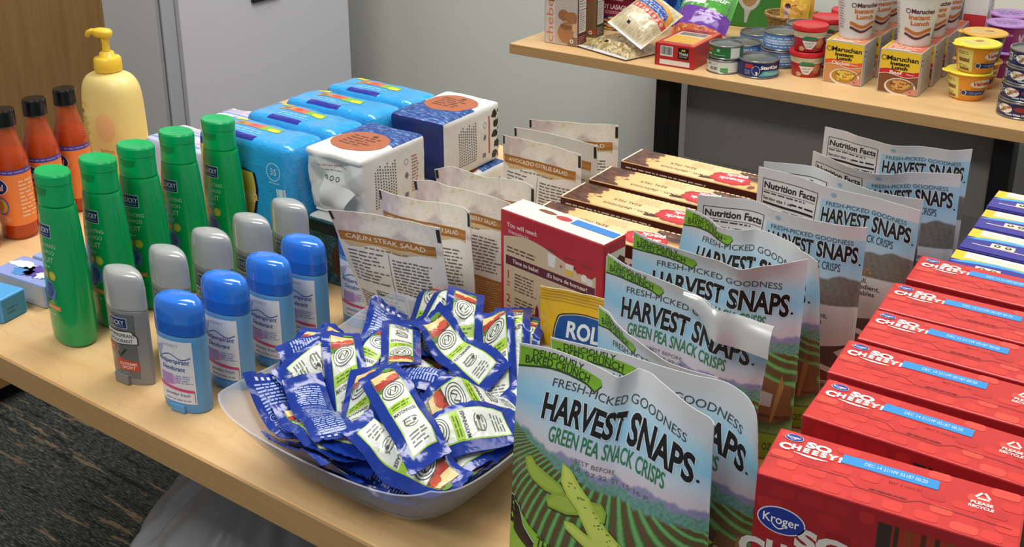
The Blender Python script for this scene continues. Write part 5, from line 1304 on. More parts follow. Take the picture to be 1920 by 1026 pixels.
def sachet(name, label, xy, yaw, flip, seed):
    P, z = drape(xy, yaw); mid = z+STH; rnd = random.Random(seed)
    cr = np.array([[.0011*mnoise.noise(Vector((UU[j, i]*2.2+seed, VV[j, i]*6, 0))) for i in range(NU)] for j in range(NV)])*(STH > .0008)
    top = np.dstack([P[..., 0], P[..., 1], z+2*STH+np.abs(cr)]); bot = np.dstack([P[..., 0], P[..., 1], z])
    o0 = np.array((xy[0], xy[1], z[NV//2, NU//2])); top = top-o0; bot = bot-o0
    zig = np.where(np.arange(NU) % 2, .0012, 0)[:, None]*np.array((-math.sin(yaw), math.cos(yaw), 0))
    for g in (top, bot): g[-1] += zig; g[0] -= zig
    b = B(); b.grid(top, SBLUE); b.grid(bot[:, ::-1], SBLUE, uv=False)
    for a_, c_ in ((top[:, 0], bot[:, 0]), (bot[:, -1], top[:, -1])): b.grid(np.stack([a_, c_], 1), SBLUE, uv=False)
    b.grid(np.stack([top[-1], bot[-1]], 0), SBLUE, uv=False); b.grid(np.stack([bot[0], top[0]], 0), SBLUE, uv=False)
    if flip: S = Grid(top, SW, SL, .005); S2 = None
    else: S = Grid(top, SW, SL, .005)
    xc = SW/2
    if flip:
        for k, (y0, y1) in enumerate(((.012, .036), (.044, .070), (.078, .104))): b.lines(S, .0065, y0, SW-.0065, y1, 9, PALE, 2, seed+k, th=.5, ragged=.1)
        b.text(S, 'MAYONNAISE', xc, .0385, .0034, PALE, 2, width=.022); b.text(S, 'MAYONNAISE', xc, .0725, .0034, PALE, 2, width=.022); b.ringp(S, .009, .074, .0035, .0035, .0006, PALE, 2, n=16)
        for x in (.010, .016, .022, .028): b.rect(S, x, SL-.006, x+.003, SL-.0035, M('d6dcee', .3), 2)
    else:
        x0, x1, y0, y1 = .0086, SW-.0086, .013, SL-.012
        b.rect(S, x0-.0009, y0-.0009, x1+.0009, y1, SLIME, 1); b.rect(S, x0, y0, x1, y1, SWHITE, 2)
        # sandwich picture at the top end
        b.rect(S, x0-.0005, .085, x1+.0005, y1+.002, M('6b3a26', .35), 3); b.poly(S, [(x0, .093), (x1, .089), (x1, .098), (x0, .103)], M('e2c88c', .35), 4)
        b.ell(S, x0+.006, .0885, .0062, .0048, M('b03a30', .3), 4, wob=.12, seed=seed); b.ell(S, x1-.005, .0905, .0055, .004, M('c4503a', .3), 5, wob=.15, seed=seed+1); b.ell(S, x1-.004, .1035, .005, .0035, M('5f8a34', .35), 5, wob=.25, seed=seed+2); b.ell(S, x0+.004, .083, .005, .0028, M('4f7a30', .35), 4, wob=.2, seed=seed+3)
        for r in (.0098, .0075, .005): b.ringp(S, xc, .0765, r, r*.93, .0007, SINK, 6, n=22)
        b.ell(S, xc, .0765, .0098, .0090, SWHITE, 5, n=22); b.stroke(S, [(xc-.004, .074), (xc-.001, .079), (xc+.001, .0745), (xc+.004, .0795)], .0011, SINK, 7)
        b.rect(S, x0, .0555, x1, .0635, SLIME, 4); b.lines(S, x0+.002, .057, x1-.002, .0625, 2, M('4f6a1a', .4), 5, seed, ragged=.2)
        b.text(S, 'MAYONNAISE', xc, .0500, .0037, SINK, 4, width=x1-x0-.001, bold=.02)
        b.ringp(S, xc, .038, .0065, .0055, .0006, SINK, 4, n=18, a0=.4, a1=5.6); b.ell(S, xc+.003, .0385, .0018, .0018, SINK, 4, n=10); b.lines(S, x0+.004, .034, x1-.004, .044, 3, M('7d8278', .4), 4, seed+5, ragged=.3)
        b.lines(S, x0+.003, .016, x1-.003, .028, 4, M('6f756a', .4), 4, seed+4, ragged=.2)
    rnd2 = random.Random(seed+50)
    o = b.build(name)
    if label: tag(o, label, 'sachet', 'mayonnaise sachets in the bowl')
    else: tag(o, 'blue mayonnaise sachet buried beneath the others in the bowl', 'sachet', 'mayonnaise sachets buried in the bowl')
    o.location = (BC[0]+o0[0], BC[1]+o0[1], T+.0004+o0[2])
    return o
for i, (lab, x, y, a, f) in enumerate(PILE): sachet('mayonnaise_sachet', lab, (x, y), a, f, i+1)
# ================================================================== goods on the rear table
TZ = T
def carton(name, label, cat, W, D, H, loc, rz, base, r=.0015):
    b = B(); b.rbox(-W/2, W/2, -D/2, D/2, 0, H, base, r); return b, box_faces(-W/2, W/2, -D/2, D/2, 0, H)
def finish(b, name, label, cat, loc, rz=0.0, group=None):
    o = b.build(name); tag(o, label, cat, group); place(o, loc, rz); return o
DKR = M('5a1f20', .45); PAPERW = M('d9d6d0', .5)
def bread_mix(label, loc, rz, pizza):
    W, D, H = .088, .042, .165
    b, F = carton('', '', '', W, D, H, loc, rz, M('a39a94' if not pizza else '7d6a58', .45)); S = F['front']
    b.rect(S, .001, .001, W-.001, H-.001, M('b9afa8' if not pizza else '7a5a3c', .45), 1)
    if not pizza:
        b.rect(S, .004, .003, .029, H-.002, M('c9c0b8', .45), 2)
        b.text(S, 'chebe', .0245, .004, .019, M('d0764c', .45), 3, al='L', rot=PI/2, width=.10); b.rect(S, .011, .099, .027, .116, M('5a2426', .45), 3); b.lines(S, .013, .102, .025, .113, 3, M('e3d6cc', .5), 4, 3, ragged=0)
        for (x, y, rx, ry, c) in ((.058, .030, .026, .030, 'a9744a'), (.072, .066, .020, .018, '9c6a42'), (.052, .070, .018, .016, '946240'), (.046, .026, .014, .024, 'c9a070'), (.060, .046, .020, .012, 'b98a58'), (.080, .045, .010, .014, 'd0ab7c')): b.ell(S, x, y, rx*.78, ry*.78, M(c, .6), 3+int(rx*100) % 3, wob=.08, seed=int(x*999))
        b.rect(S, .062, .001, W-.001, .022, M('8a6b56', .5), 2)
    else:
        for k in range(16):
            q = random.Random(k); b.ell(S, q.uniform(.02, .08), q.uniform(.012, .12), q.uniform(.006, .014), q.uniform(.005, .011), M(('b5452c', 'd8a04a', '8a3a24', '5f7a34', 'e0bf7c')[k % 5], .5), 2+k % 4, wob=.15, seed=k)
    b.ell(S, W-.014, .012, .0048, .0048, M('e4dfd6', .5), 7); b.ell(S, W-.014, .012, .0022, .0022, M('6b5a4c', .5), 8)
    S = F['right']; b.rect(S, .001, .001, D-.001, H-.001, DKR if not pizza else M('2c4430', .45), 1); b.rect(S, .005, .030, D-.004, H-.010, PAPERW, 2); b.frame(S, .005, .030, D-.004, H-.010, .0006, INK, 3)
    b.rect(S, .005, .083, D-.004, .0845, INK, 3); b.lines(S, .008, .034, D-.008, .080, 9, M('7f7c78', .5), 3, 5); b.lines(S, .008, .088, D-.008, H-.014, 10, M('7f7c78', .5), 3, 6); b.lines(S, .006, .006, D-.008, .024, 4, M('c98a84', .5), 2, 8)
    return finish(b, 'bread_mix_box', label, 'food box', loc, rz, 'bread mix boxes at the left end of the rear table')
bread_mix('bread mix box with round buns picture, leftmost on the rear table', (-1.293, 2.090, T+.0003), .02, False)
bread_mix('second bread mix box with pizza picture behind the buns one', (-1.303, 2.187, T+.0003), .06, True)
# lasagna carton
W, D, H = .185, .036, .085
b, F = carton('', '', '', W, D, H, 0, 0, M('1e2260', .35)); S = F['front']; b.rect(S, .0, .036, .125, H, M('8c1f3c', .4), 1)
b.text(S, 'READY LASAGNA', .022, .053, .0115, M('ece6e2', .4), 2, al='L', width=.098, bold=.015); b.lines(S, .050, .041, .098, .049, 2, M('d9b9bc', .5), 2, 4); b.lines(S, .012, .072, .12, .080, 1, M('d9b9bc', .5), 2, 6)
for k in range(9): b.ell(S, .062+.006*(k % 3), .005+.0032*k, .016, .0035, M(('d8b068', 'b5502c', 'e3c890')[k % 3], .5), 2+k % 3, wob=.1, seed=k)
b.rect(S, .135, .001, .158, .040, M('3c3a2c', .5), 1); b.rect(S, .140, .004, .154, .03, M('7f7a3c', .5), 2)
finish(b, 'lasagna_box', 'navy and crimson lasagna box behind the bread mix boxes', 'food box', (-1.2425, 2.276, T+.0003), .03)
b, F = carton('', '', '', .17, .06, .028, 0, 0, M('a87a6c', .45)); S = F['front']; b.rect(S, .01, .008, .16, .02, M('c9a39a', .5), 1)
o = finish(b, 'flat_box', 'flat pinkish box lying on top of the navy lasagna box', 'food box', (-1.2425, 2.276, T+.0858), .04)
# blue pasta carton with yellow edge
b, F = carton('', '', '', .060, .050, .17, 0, 0, M('1f4f9a', .35)); S = F['front']; b.rect(S, .0, .0, .006, .17, M('d9c93a', .4), 1); b.rect(S, .012, .02, .05, .12, M('2c67b5', .35), 1); b.ell(S, .030, .075, .014, .03, M('17357a', .35), 2); b.rect(S, .046, .0, .052, .17, M('3a7cc0', .35), 2)
b.rect(F['right'], .004, .004, .046, .166, M('2a3f52', .4), 1); b.lines(F['right'], .01, .02, .04, .15, 12, M('6f8aa8', .5), 2, 3)
finish(b, 'pasta_box', 'upright blue pasta box with yellow edge behind the noodle bag', 'food box', (-1.170, 2.400, T+.0003), .12)

# ---- clear noodle bags
def strand_mat(name, a, c_, sc):
    t = NT(name); uv, u, v = t.uv(); n = t.noise(t.mapping(uv, sc), 1, 4, .7, 1.5)
    return t.out(t.ramp(n, [(.3, a), (.5, c_), (.66, 'e9dcc0'), (.74, a)]), .18, .6, coat=.6, bump=n, bstr=.4, bdist=.003)
NOOD = strand_mat('tan_noodles_in_film', '6f5a34', 'a8935c', (14, 12, 1)); RICE = strand_mat('pale_noodles_in_film', 'a3915f', 'd2c6a2', (26, 5, 1)); FILM = M('d7d9dc', .12, coat=.6)
def pillow(W, L, th, seed, amp=.003, n=26):
    top = np.zeros((n+1, n+1, 3)); bot = top.copy()
    for j in range(n+1):
        for i in range(n+1):
            u, v = 2*i/n-1, 2*j/n-1; e = max(0, 1-(abs(u)/.93)**2.6)**.6*max(0, 1-(abs(v)/.88)**2.6)**.6
            w = amp*mnoise.noise(Vector((u*3+seed, v*3, 1)))+amp*.6*mnoise.noise(Vector((u*8, v*8+seed, 2)))
            top[j, i] = (u*W/2, v*L/2, .002+th*e+w*(.35+e)+.002); bot[j, i] = (u*W/2, v*L/2, .0008+.10*th*(1-e)+max(0, w)*.2)
            top[j, i, 2] = max(top[j, i, 2], bot[j, i, 2]+.0006)
    return top, bot
def pillow_bag(name, W, L, th, mt, mb, seed, amp=.003):
    top, bot = pillow(W, L, th, seed, amp); b = B(); b.grid(top, mt); b.grid(bot[:, ::-1], mb)
    n = top.shape[0]
    for a_, c_ in ((top[:, 0], bot[:, 0]), (bot[:, -1], top[:, -1])): b.grid(np.stack([a_, c_], 1), mb, uv=False)
    b.grid(np.stack([top[-1], bot[-1]], 0), mb, uv=False); b.grid(np.stack([bot[0], top[0]], 0), mb, uv=False)
    return b, Grid(top, W, L, .006)
b, S = pillow_bag('', .165, .12, .026, NOOD, FILM, 3); b.rect(S, .0, .0, .165, .007, FILM, 1); b.rect(S, .072, .022, .081, .028, BLK, 2); b.text(S, 'E0120', .045, .005, .006, M('55555a', .5), 2)
finish(b, 'noodle_bag', 'clear noodle bag lying flat at the table edge beside the bread mix', 'noodle bag', (-1.158, 2.105, T+.0004), -.30, 'clear bags of dry noodles')
b, S = pillow_bag('', .108, .128, .026, RICE, FILM, 8); W, L = .108, .128
b.rect(S, .0, .0, W, .006, FILM, 1); b.rect(S, .040, .022, .048, .028, BLK, 3)
P = [(W*.02, L*.52), (W*.98, L*.50), (W*.98, L*.60), (W*.02, L*.62)]; b.poly(S, P, M('c0453c', .25), 2)
for k in range(9): b.ell(S, W*(.10+.10*k), L*(.563-.002*k), .0035, .005, M('e3b0a0', .3), 3)
b.poly(S, [(W*.02, L*.62), (W*.98, L*.60), (W*.95, L*.80), (W*.68, L*.90), (W*.32, L*.91), (W*.05, L*.80)], M('dba24a', .25), 2); b.poly(S, [(W*.12, L*.63), (W*.92, L*.615), (W*.86, L*.76), (W*.62, L*.82), (W*.34, L*.82), (W*.16, L*.75)], M('2a55a8', .25), 3)
b.lines(S, W*.24, L*.65, W*.80, L*.78, 3, M('a9c2ea', .3), 4, 4); b.rect(S, W*.43, L*.95, W*.57, L*1.0, M('dcdcdc', .3), 3)
o = finish(b, 'noodle_bag', 'clear noodle bag with blue oval label and red stripe leaning over the other', 'noodle bag', (-1.103, 2.118, T+.073), 0, 'clear bags of dry noodles'); o.rotation_euler = (.55, .42, -.20)

# ---- red rice noodle carton
W, D, H = .090, .150, .049
b, F = carton('', '', '', W, D, H, 0, 0, M('b52a2a', .35)); S = F['front']
b.rect(S, .001, .001, .004, H-.001, M('8c1f22', .4), 1); b.bars(S, .013, .022, .042, .044, INK, M('dcdad6', .5), 2); b.rect(S, .054, .020, .078, .044, M('141414', .4), 2); b.text(S, 'THAI', .066, .028, .0062, M('e9e4da', .4), 3, width=.020, bold=.02); b.text(S, 'KITCHEN', .066, .0235, .0025, M('e9e4da', .4), 3, width=.017)
b.poly(S, [(.061, .037), (.063, .042), (.066, .039), (.069, .042), (.071, .037)], M('d8b54a', .4), 3); b.rect(S, .012, .004, .081, .0145, M('ddd8d0', .5), 2)
S = F['top']; b.rect(S, .001, .001, W-.001, D-.001, M('b5392c', .35), 1); b.rect(S, .008, .02, W-.012, D-.030, M('d3c3a0', .4), 2)
P = [(.010, .022), (W-.014, .022), (W-.014, .075), (.010, .085)]; b.poly(S, P, M('dba83e', .4), 3); b.rect(S, .014, .09, W-.016, .115, M('7d7a6c', .25), 3); b.rect(S, W-.011, .004, W-.002, D-.004, M('d2622c', .4), 3)
rr = random.Random(9)
for k in range(60): x, y = rr.uniform(.012, W-.018), rr.uniform(.026, .078); a = rr.uniform(0, 3); b.stroke(S, [(x, y), (x+.006*math.cos(a), y+.006*math.sin(a))], .0011, M(('f0cf78', 'c9902c')[k % 2], .4), 4)
b.lines(S, .012, .122, W-.014, .142, 2, M('3c2c20', .5), 3, 6)
finish(b, 'rice_noodle_box', 'red open-window noodle box lying at the front edge of the rear table', 'food box', (-.994, 2.117, T+.0003), .03)
# purple and green pasta bag leaning behind it
b, S = pillow_bag('', .125, .15, .030, M('6f3fa0', .2, coat=.4), FILM, 12, .0025); W, L = .125, .15
b.poly(S, [(.0, L*.62), (W, L*.52), (W, L), (.0, L)], M('4fa03c', .2, coat=.4), 1); b.poly(S, [(.0, L*.84), (W*.42, L*.88), (W*.42, L), (.0, L)], M('128a54', .2), 2); b.poly(S, [(0, 0), (W, 0), (W, L*.24), (0, L*.28)], M('d0703c', .25), 1)
for k in range(24): q = random.Random(k); b.ell(S, q.uniform(.01, .115), q.uniform(.004, .034), .007, .003, M(('e0843c', 'c2542c', 'e8a858')[k % 3], .3), 2+k % 3, rot=q.random()*3)
b.poly(S, [(W*.04, L*.66), (W*.5, L*.64), (W*.5, L*.74), (W*.22, L*.80), (W*.04, L*.74)], M('e6dfe0', .3), 3); b.poly(S, [(W*.14, L*.70), (W*.22, L*.70), (W*.18, L*.77)], M('b5303c', .3), 4)
b.text(S, 'Zour', W*.70, L*.72, .016, M('eef0ea', .3), 4, width=.045, shear=.2, bold=.02); b.lines(S, W*.45, L*.42, W*.90, L*.54, 2, M('c9a9e6', .3), 3, 4)
o = finish(b, 'pasta_bag', 'purple and green pasta bag leaning behind the red noodle box', 'snack bag', (-1.032, 2.272, T+.056), 0); o.rotation_euler = (.78, .06, .12)
# green carton with a spoon picture
b, F = carton('', '', '', .185, .05, .19, 0, 0, M('2f6a2c', .4)); S = F['front']; b.rect(S, .001, .001, .184, .189, M('347530', .4), 1)
b.stroke(S, [(.060, .012), (.062, .03), (.064, .05)], [.006, .010, .020], M('a9a5a2', .35), 2); b.ell(S, .066, .088, .030, .046, M('b5b1ad', .35), 3); b.ell(S, .066, .092, .023, .040, M('9a7a48', .5), 4)
for k in range(60): q = random.Random(k); a, r_ = q.random()*6.28, q.random()**.5; b.ell(S, .066+.021*r_*math.cos(a), .092+.037*r_*math.sin(a), .002, .001, M(('c2a066', '7a5a30')[k % 2], .5), 5, n=7, rot=q.random()*3)
for k in range(9): b.ell(S, .125+.006*k, .018+.004*(k % 3), .007, .006, M(('5f9a6c', '8fb89a', '3f7f52')[k % 3], .35), 3, wob=.25, seed=k)
b.lines(S, .11, .08, .17, .15, 4, M('7fae6c', .4), 2, 4)
finish(b, 'grain_box', 'large green carton with a grain filled spoon picture', 'food box', (-.985, 2.500, T+.0003), .12)

# ---- cans
STEEL = M('a3a6a8', .28, metal=.85); STEELD = M('8d9092', .35, metal=.8)
def can(name, label, loc, rz, r, h, side_hex, art=None, group='small flat cans of fish', lid_hex=None):
    t = thing(name, label, 'can', loc, rz, group)
    b = B(); b.lathe([(r-.0025, 0), (r, .0012), (r, .0012), (r, .0028), (r-.0008, .0034), (r-.0008, h-.0034), (r, h-.0028), (r, h-.0012), (r-.0008, h), (r-.0008, h), (r-.0028, h), (r-.0028, h), (r-.0036, h-.0035)], STEEL, 48, cap1=False)
    b.build('can_body', t)
    b = B(); b.lathe([(r-.0037, h-.0037), (r-.006, h-.0034), (r-.008, h-.003), (r*.62, h-.003), (r*.6, h-.0034), (r*.2, h-.0034)], STEELD, 48, cap0=True); b.build('lid', t)
    b = B(); keys = [(.0040, r-.0006, r-.0006, 2), (h-.0040, r-.0006, r-.0006, 2)]; S = side_surface(keys, -PI/2, 5.9, .004, h-.004, 8, 96)
    b.rect(S, .0005, 0, S.W-.0005, S.H, M(side_hex, .35), 1)
    if art: art(b, S, S.W/2, S.H)
    b.build('paper_label', t); return t
def art_green(b, S, x, H):
    b.rect(S, x-.03, H*.42, x+.028, H*.58, M('2f7a3c', .4), 2); b.ell(S, x-.018, H*.72, .0085, H*.14, M('c0453c', .4), 3); b.text(S, 'tuna', x-.020, H*.22, H*.22, M('e9efe6', .4), 3, bold=.02); b.rect(S, x+.028, .0, x+.05, H, M('d3d8d6', .4), 2); b.ell(S, x+.002, H*.72, .0035, H*.16, M('9fc4a4', .4), 3); b.lines(S, x-.008, H*.2, x+.02, H*.32, 1, M('bcd6bf', .4), 3, 3)
def art_back(b, S, x, H):
    b.bars(S, x-.006, H*.12, x+.016, H*.55, INK, M('d6d8d2', .5), 2); b.lines(S, x-.034, H*.2, x-.010, H*.85, 6, M('8d8f88', .5), 2, 3); b.lines(S, x-.006, H*.62, x+.016, H*.88, 2, M('8d8f88', .5), 2, 4); b.rect(S, x+.020, 0, x+.036, H*.45, M('4f9a5c', .4), 2); b.ell(S, x-.006, H*.78, .0025, .0025, M('7a5a30', .5), 3)
def art_fish(b, S, x, H):
    b.rect(S, x-.036, H*.60, x-.018, H*.90, M('b5303c', .4), 2); b.ell(S, x-.012, H*.42, .0075, H*.30, M('1a2b6a', .4), 2); b.ringp(S, x-.012, H*.46, .0085, H*.34, .0008, M('c9d6ea', .4), 3); b.poly(S, [(x-.013, H*.38), (x-.008, H*.38), (x-.010, H*.06)], M('e3e8ee', .4), 4); b.poly(S, [(x-.006, H*.06), (x+.004, H*.45), (x+.05, H*.42), (x+.05, H*.06)], M('4aa3ad', .4), 2)
    b.text(S, 'StarKist', x+.017, H*.58, H*.24, M('eef0f4', .4), 4, width=.040, shear=.15, bold=.035); b.text(S, 'Chunk Light', x+.024, H*.18, H*.18, M('cfe9ea', .4), 4, width=.036); b.lines(S, x-.036, H*.15, x-.022, H*.5, 4, M('8fa0cc', .5), 2, 3)
def art_blue(b, S, x, H): b.rect(S, x-.05, H*.35, x+.05, H*.7, M('8fb0d6', .4), 2); b.lines(S, x-.04, H*.1, x+.04, H*.9, 4, M('c9d9ec', .4), 3, 3)
def art_white(b, S, x, H):
    b.bars(S, x-.042, H*.25, x-.031, H*.85, INK, M('d9dce0', .5), 2, rows=True); b.ringp(S, x-.024, H*.6, .0035, H*.16, .0008, M('d9dce0', .5), 3)
    b.ell(S, x-.006, H*.55, .0145, H*.34, M('e3e0d8', .4), 2)
    for k in range(14): q = random.Random(k); b.ell(S, x-.006+q.uniform(-.011, .011), H*(.55+q.uniform(-.22, .22)), .0032, H*.08, M(('c98a74', '6f8a3c', 'b5604c', 'e0c0a0', '4f6a34')[k % 5], .45), 3+k % 3, wob=.2, seed=k)
    b.ell(S, x+.024, H*.62, .012, H*.20, M('8c2a34', .4), 3); b.text(S, 'Chunk White Chicken', x+.019, H*.12, H*.15, M('eceef2', .4), 4, width=.045, bold=.03)
can('tuna_can', 'upper green tuna can beside the red noodle box', (-.893, 2.083, T+.0306), -.1, .036, .0295, '2c6a3a', art_green)
can('tuna_can', 'lower can with white barcode side under the green tuna can', (-.895, 2.081, T+.0003), -.35, .036, .0295, 'd0d4cc', art_back)
can('tuna_can', 'navy tuna can with a blue fish mark, foremost on the rear table', (-.824, 2.095, T+.0003), .55, .0425, .037, '16205c', art_fish)
for lab, x, y, z, h in (('blue tuna can behind the green one', -.905, 2.200, .0003, .037), ('lower blue tuna can of the pair behind the navy fish can', -.817, 2.194, .0003, .037), ('upper blue tuna can of the pair behind the navy fish can', -.814, 2.196, .0378, .037), ('blue tuna can farthest back, before the green carton', -.912, 2.305, .0003, .037), ('upper blue tuna can next to the red lidded tubs', -.800, 2.290, .0378, .037), ('lower blue tuna can next to the red lidded tubs', -.802, 2.288, .0003, .037)):
    can('tuna_can', lab, (x, y, T+z), .4, .0415, h, '4f7fb8', art_blue)
for k, lab in enumerate(('lowest', 'second lowest', 'second highest', 'topmost')):
    can('chicken_can', lab+' of the four stacked navy chicken cans at the right edge', (-.318+.003*k, 2.113-.002*k, T+.0003+.0322*k), (-.42, -.30, -.22, -.12)[k], .0425, .0318, '1c2450', art_white, 'stacked navy chicken cans')
can('chicken_can', 'single can behind the stack of navy chicken cans', (-.322, 2.235, T+.0003), .3, .0425, .10, '3a4652', art_blue, 'stacked navy chicken cans')

# ---- red lidded tubs
def tub(label, loc, rz):
    t = thing('snack_tub', label, 'snack tub', loc, rz, 'red lidded snack tubs')
    keys = [(0, .0275, .0275, 2), (.001, .0285, .0285, 2), (.042, .0335, .0335, 2), (.0435, .0337, .0337, 2)]
    b = B(); b.lathe([(k[1], k[0]) for k in keys], M('b52229', .4), 44); S = side_surface(keys, -PI/2, 5.6, .002, .0425, 10, 80); x = S.W/2
    b.rect(S, .001, S.H*.68, S.W-.001, S.H*.98, M('d6cfae', .45), 1); b.lines(S, x-.03, S.H*.74, x+.03, S.H*.9, 2, M('b5ab84', .5), 2, 3)
    b.poly(S, [(x-.018, S.H*.55), (x+.015, S.H*.52), (x+.002, S.H*.10), (x-.010, S.H*.14)], M('dfe3dc', .4), 2); b.poly(S, [(x-.019, S.H*.66), (x-.010, S.H*.80), (x+.010, S.H*.74), (x+.014, S.H*.60), (x-.014, S.H*.56)], M('2f7a5a', .4), 3)
    b.text(S, 'SALAD KIT', x-.003, S.H*.38, .0035, M('3a3a3c', .5), 4, width=.018); b.lines(S, x-.010, S.H*.2, x+.004, S.H*.32, 2, M('6a6a6c', .5), 4, 3)
    b.ell(S, x+.020, S.H*.42, .009, .010, M('cf8a5c', .45), 3, wob=.15); b.ell(S, x+.014, S.H*.16, .008, .006, M('a83430', .45), 3, wob=.2); b.ell(S, x-.019, S.H*.12, .006, .005, M('c9a07c', .45), 3, wob=.2)
    b.build('tub', t)
    b = B(); b.lathe([(.0340, .0437), (.0362, .0440), (.0362, .0440), (.0366, .0515), (.0352, .0535), (.0352, .0535), (.0330, .0528), (.0310, .0515), (.01, .0512)], M('c01f28', .35), 44); b.build('lid', t)
    return t
tl = ['lower red lidded tub at the front beside the chicken noodle boxes', 'upper red lidded tub at the front of the rear table', 'lower red lidded tub of the second stack', 'upper red lidded tub of the second stack', 'lower red lidded tub of the third stack', 'upper red lidded tub of the third stack', 'top red lidded tub of the rearmost stack', 'bottom red lidded tub of the rearmost stack']
t0 = tub(tl[0], (-.742, 2.150, T+.0003), .45)
for i, (x, y, z) in enumerate([(-.740, 2.150, .0540), (-.732, 2.240, .0003), (-.731, 2.240, .0540), (-.722, 2.330, .0003), (-.721, 2.330, .0540), (-.717, 2.425, .0540), (-.717, 2.425, .0003)]):
    place(dup(t0, tl[i+1]), (x, y, T+z), .45-.1*i)

# ---- wicker basket with noodle packets
t = thing('wicker_basket', 'small oval wicker basket holding yellow noodle packets', 'basket', (-.868, 2.418, T+.0003), .1)
WK = NT('woven_wicker'); _n = WK.noise(WK.mapping(WK.obj(), (60, 60, 160)), 2, 3); WK = WK.out(WK.ramp(_n, [(.3, '6b4f2c'), (.55, 'a8864f'), (.7, 'c9ab74')]), .7, .3, bump=_n, bstr=.6, bdist=.003)
b = B(); rg = []
for k in range(13):
    z = .002+.056*k/12; q = 1+.004*(k % 2)
    rg.append([((.046+.016*k/12)*(1+.025*math.sin(14*th+PI*(k % 2)))*1.15*q*math.cos(th), (.034+.012*k/12)*(1+.025*math.sin(14*th+PI*(k % 2)))*q*math.sin(th), z) for th in [2*PI*i/84 for i in range(84)]])
b.grid(np.array(rg), WK, True, wrap=True, uv=False); b.grid(np.array([[(p[0]*.95, p[1]*.95, p[2]+.001) for p in r] for r in rg[::-1]]), WK, True, wrap=True, uv=False)
b.add(rg[0], [tuple(range(84))[::-1]], WK); b.add([(p[0]*.95, p[1]*.95, p[2]+.001) for p in rg[0]], [tuple(range(84))], WK)
b.build('woven_body', t)
b = B()
for s_ in (0, PI): b.tube([(.0715*math.cos(a), .053*math.sin(a), .059+.0018*math.sin(a*20+s_)) for a in [2*PI*k/80 for k in range(81)]], .0032, WK, 8, False)
b.build('braided_rim', t)
def ramen(label, loc, rot, hexs):
    b, S = pillow_bag('', .066, .105, .012, M(hexs, .2, coat=.4), FILM, 21); W, L = .066, .105
    b.rect(S, .0, L*.30, W, L*.36, M('2a2420', .4), 1); b.ell(S, W*.5, L*.60, W*.36, L*.20, M('d8a445', .35), 1, wob=.08)
    for k in range(20): q = random.Random(k); b.stroke(S, [(W*q.uniform(.2, .8), L*q.uniform(.45, .75)), (W*q.uniform(.2, .8), L*q.uniform(.45, .75))], .0018, M(('ecc86a', 'c98a2c')[k % 2], .4), 2+k % 2)
    b.ell(S, W*.28, L*.52, .009, .013, M('d9b0a4', .4), 5, wob=.1); b.ell(S, W*.30, L*.66, .007, .006, M('2a2020', .4), 5); b.text(S, 'Noodles', W*.5, L*.16, .010, M('3a2c20', .4), 2, width=W*.6, bold=.02); b.rect(S, .001, L*.86, W-.001, L*.93, M('e6e0d0', .3), 1)
    o = finish(b, 'noodle_packet', label, 'noodle packet', loc, 0, 'noodle packets in the basket'); o.rotation_euler = rot
ramen('yellow noodle packet standing in the front of the basket', (-.868, 2.404, T+.0665), (1.50, 0, .1), 'e2b84a')
ramen('noodle packet standing behind the front one in the basket', (-.866, 2.430, T+.0665), (1.50, 0, .1), 'd9a93c')

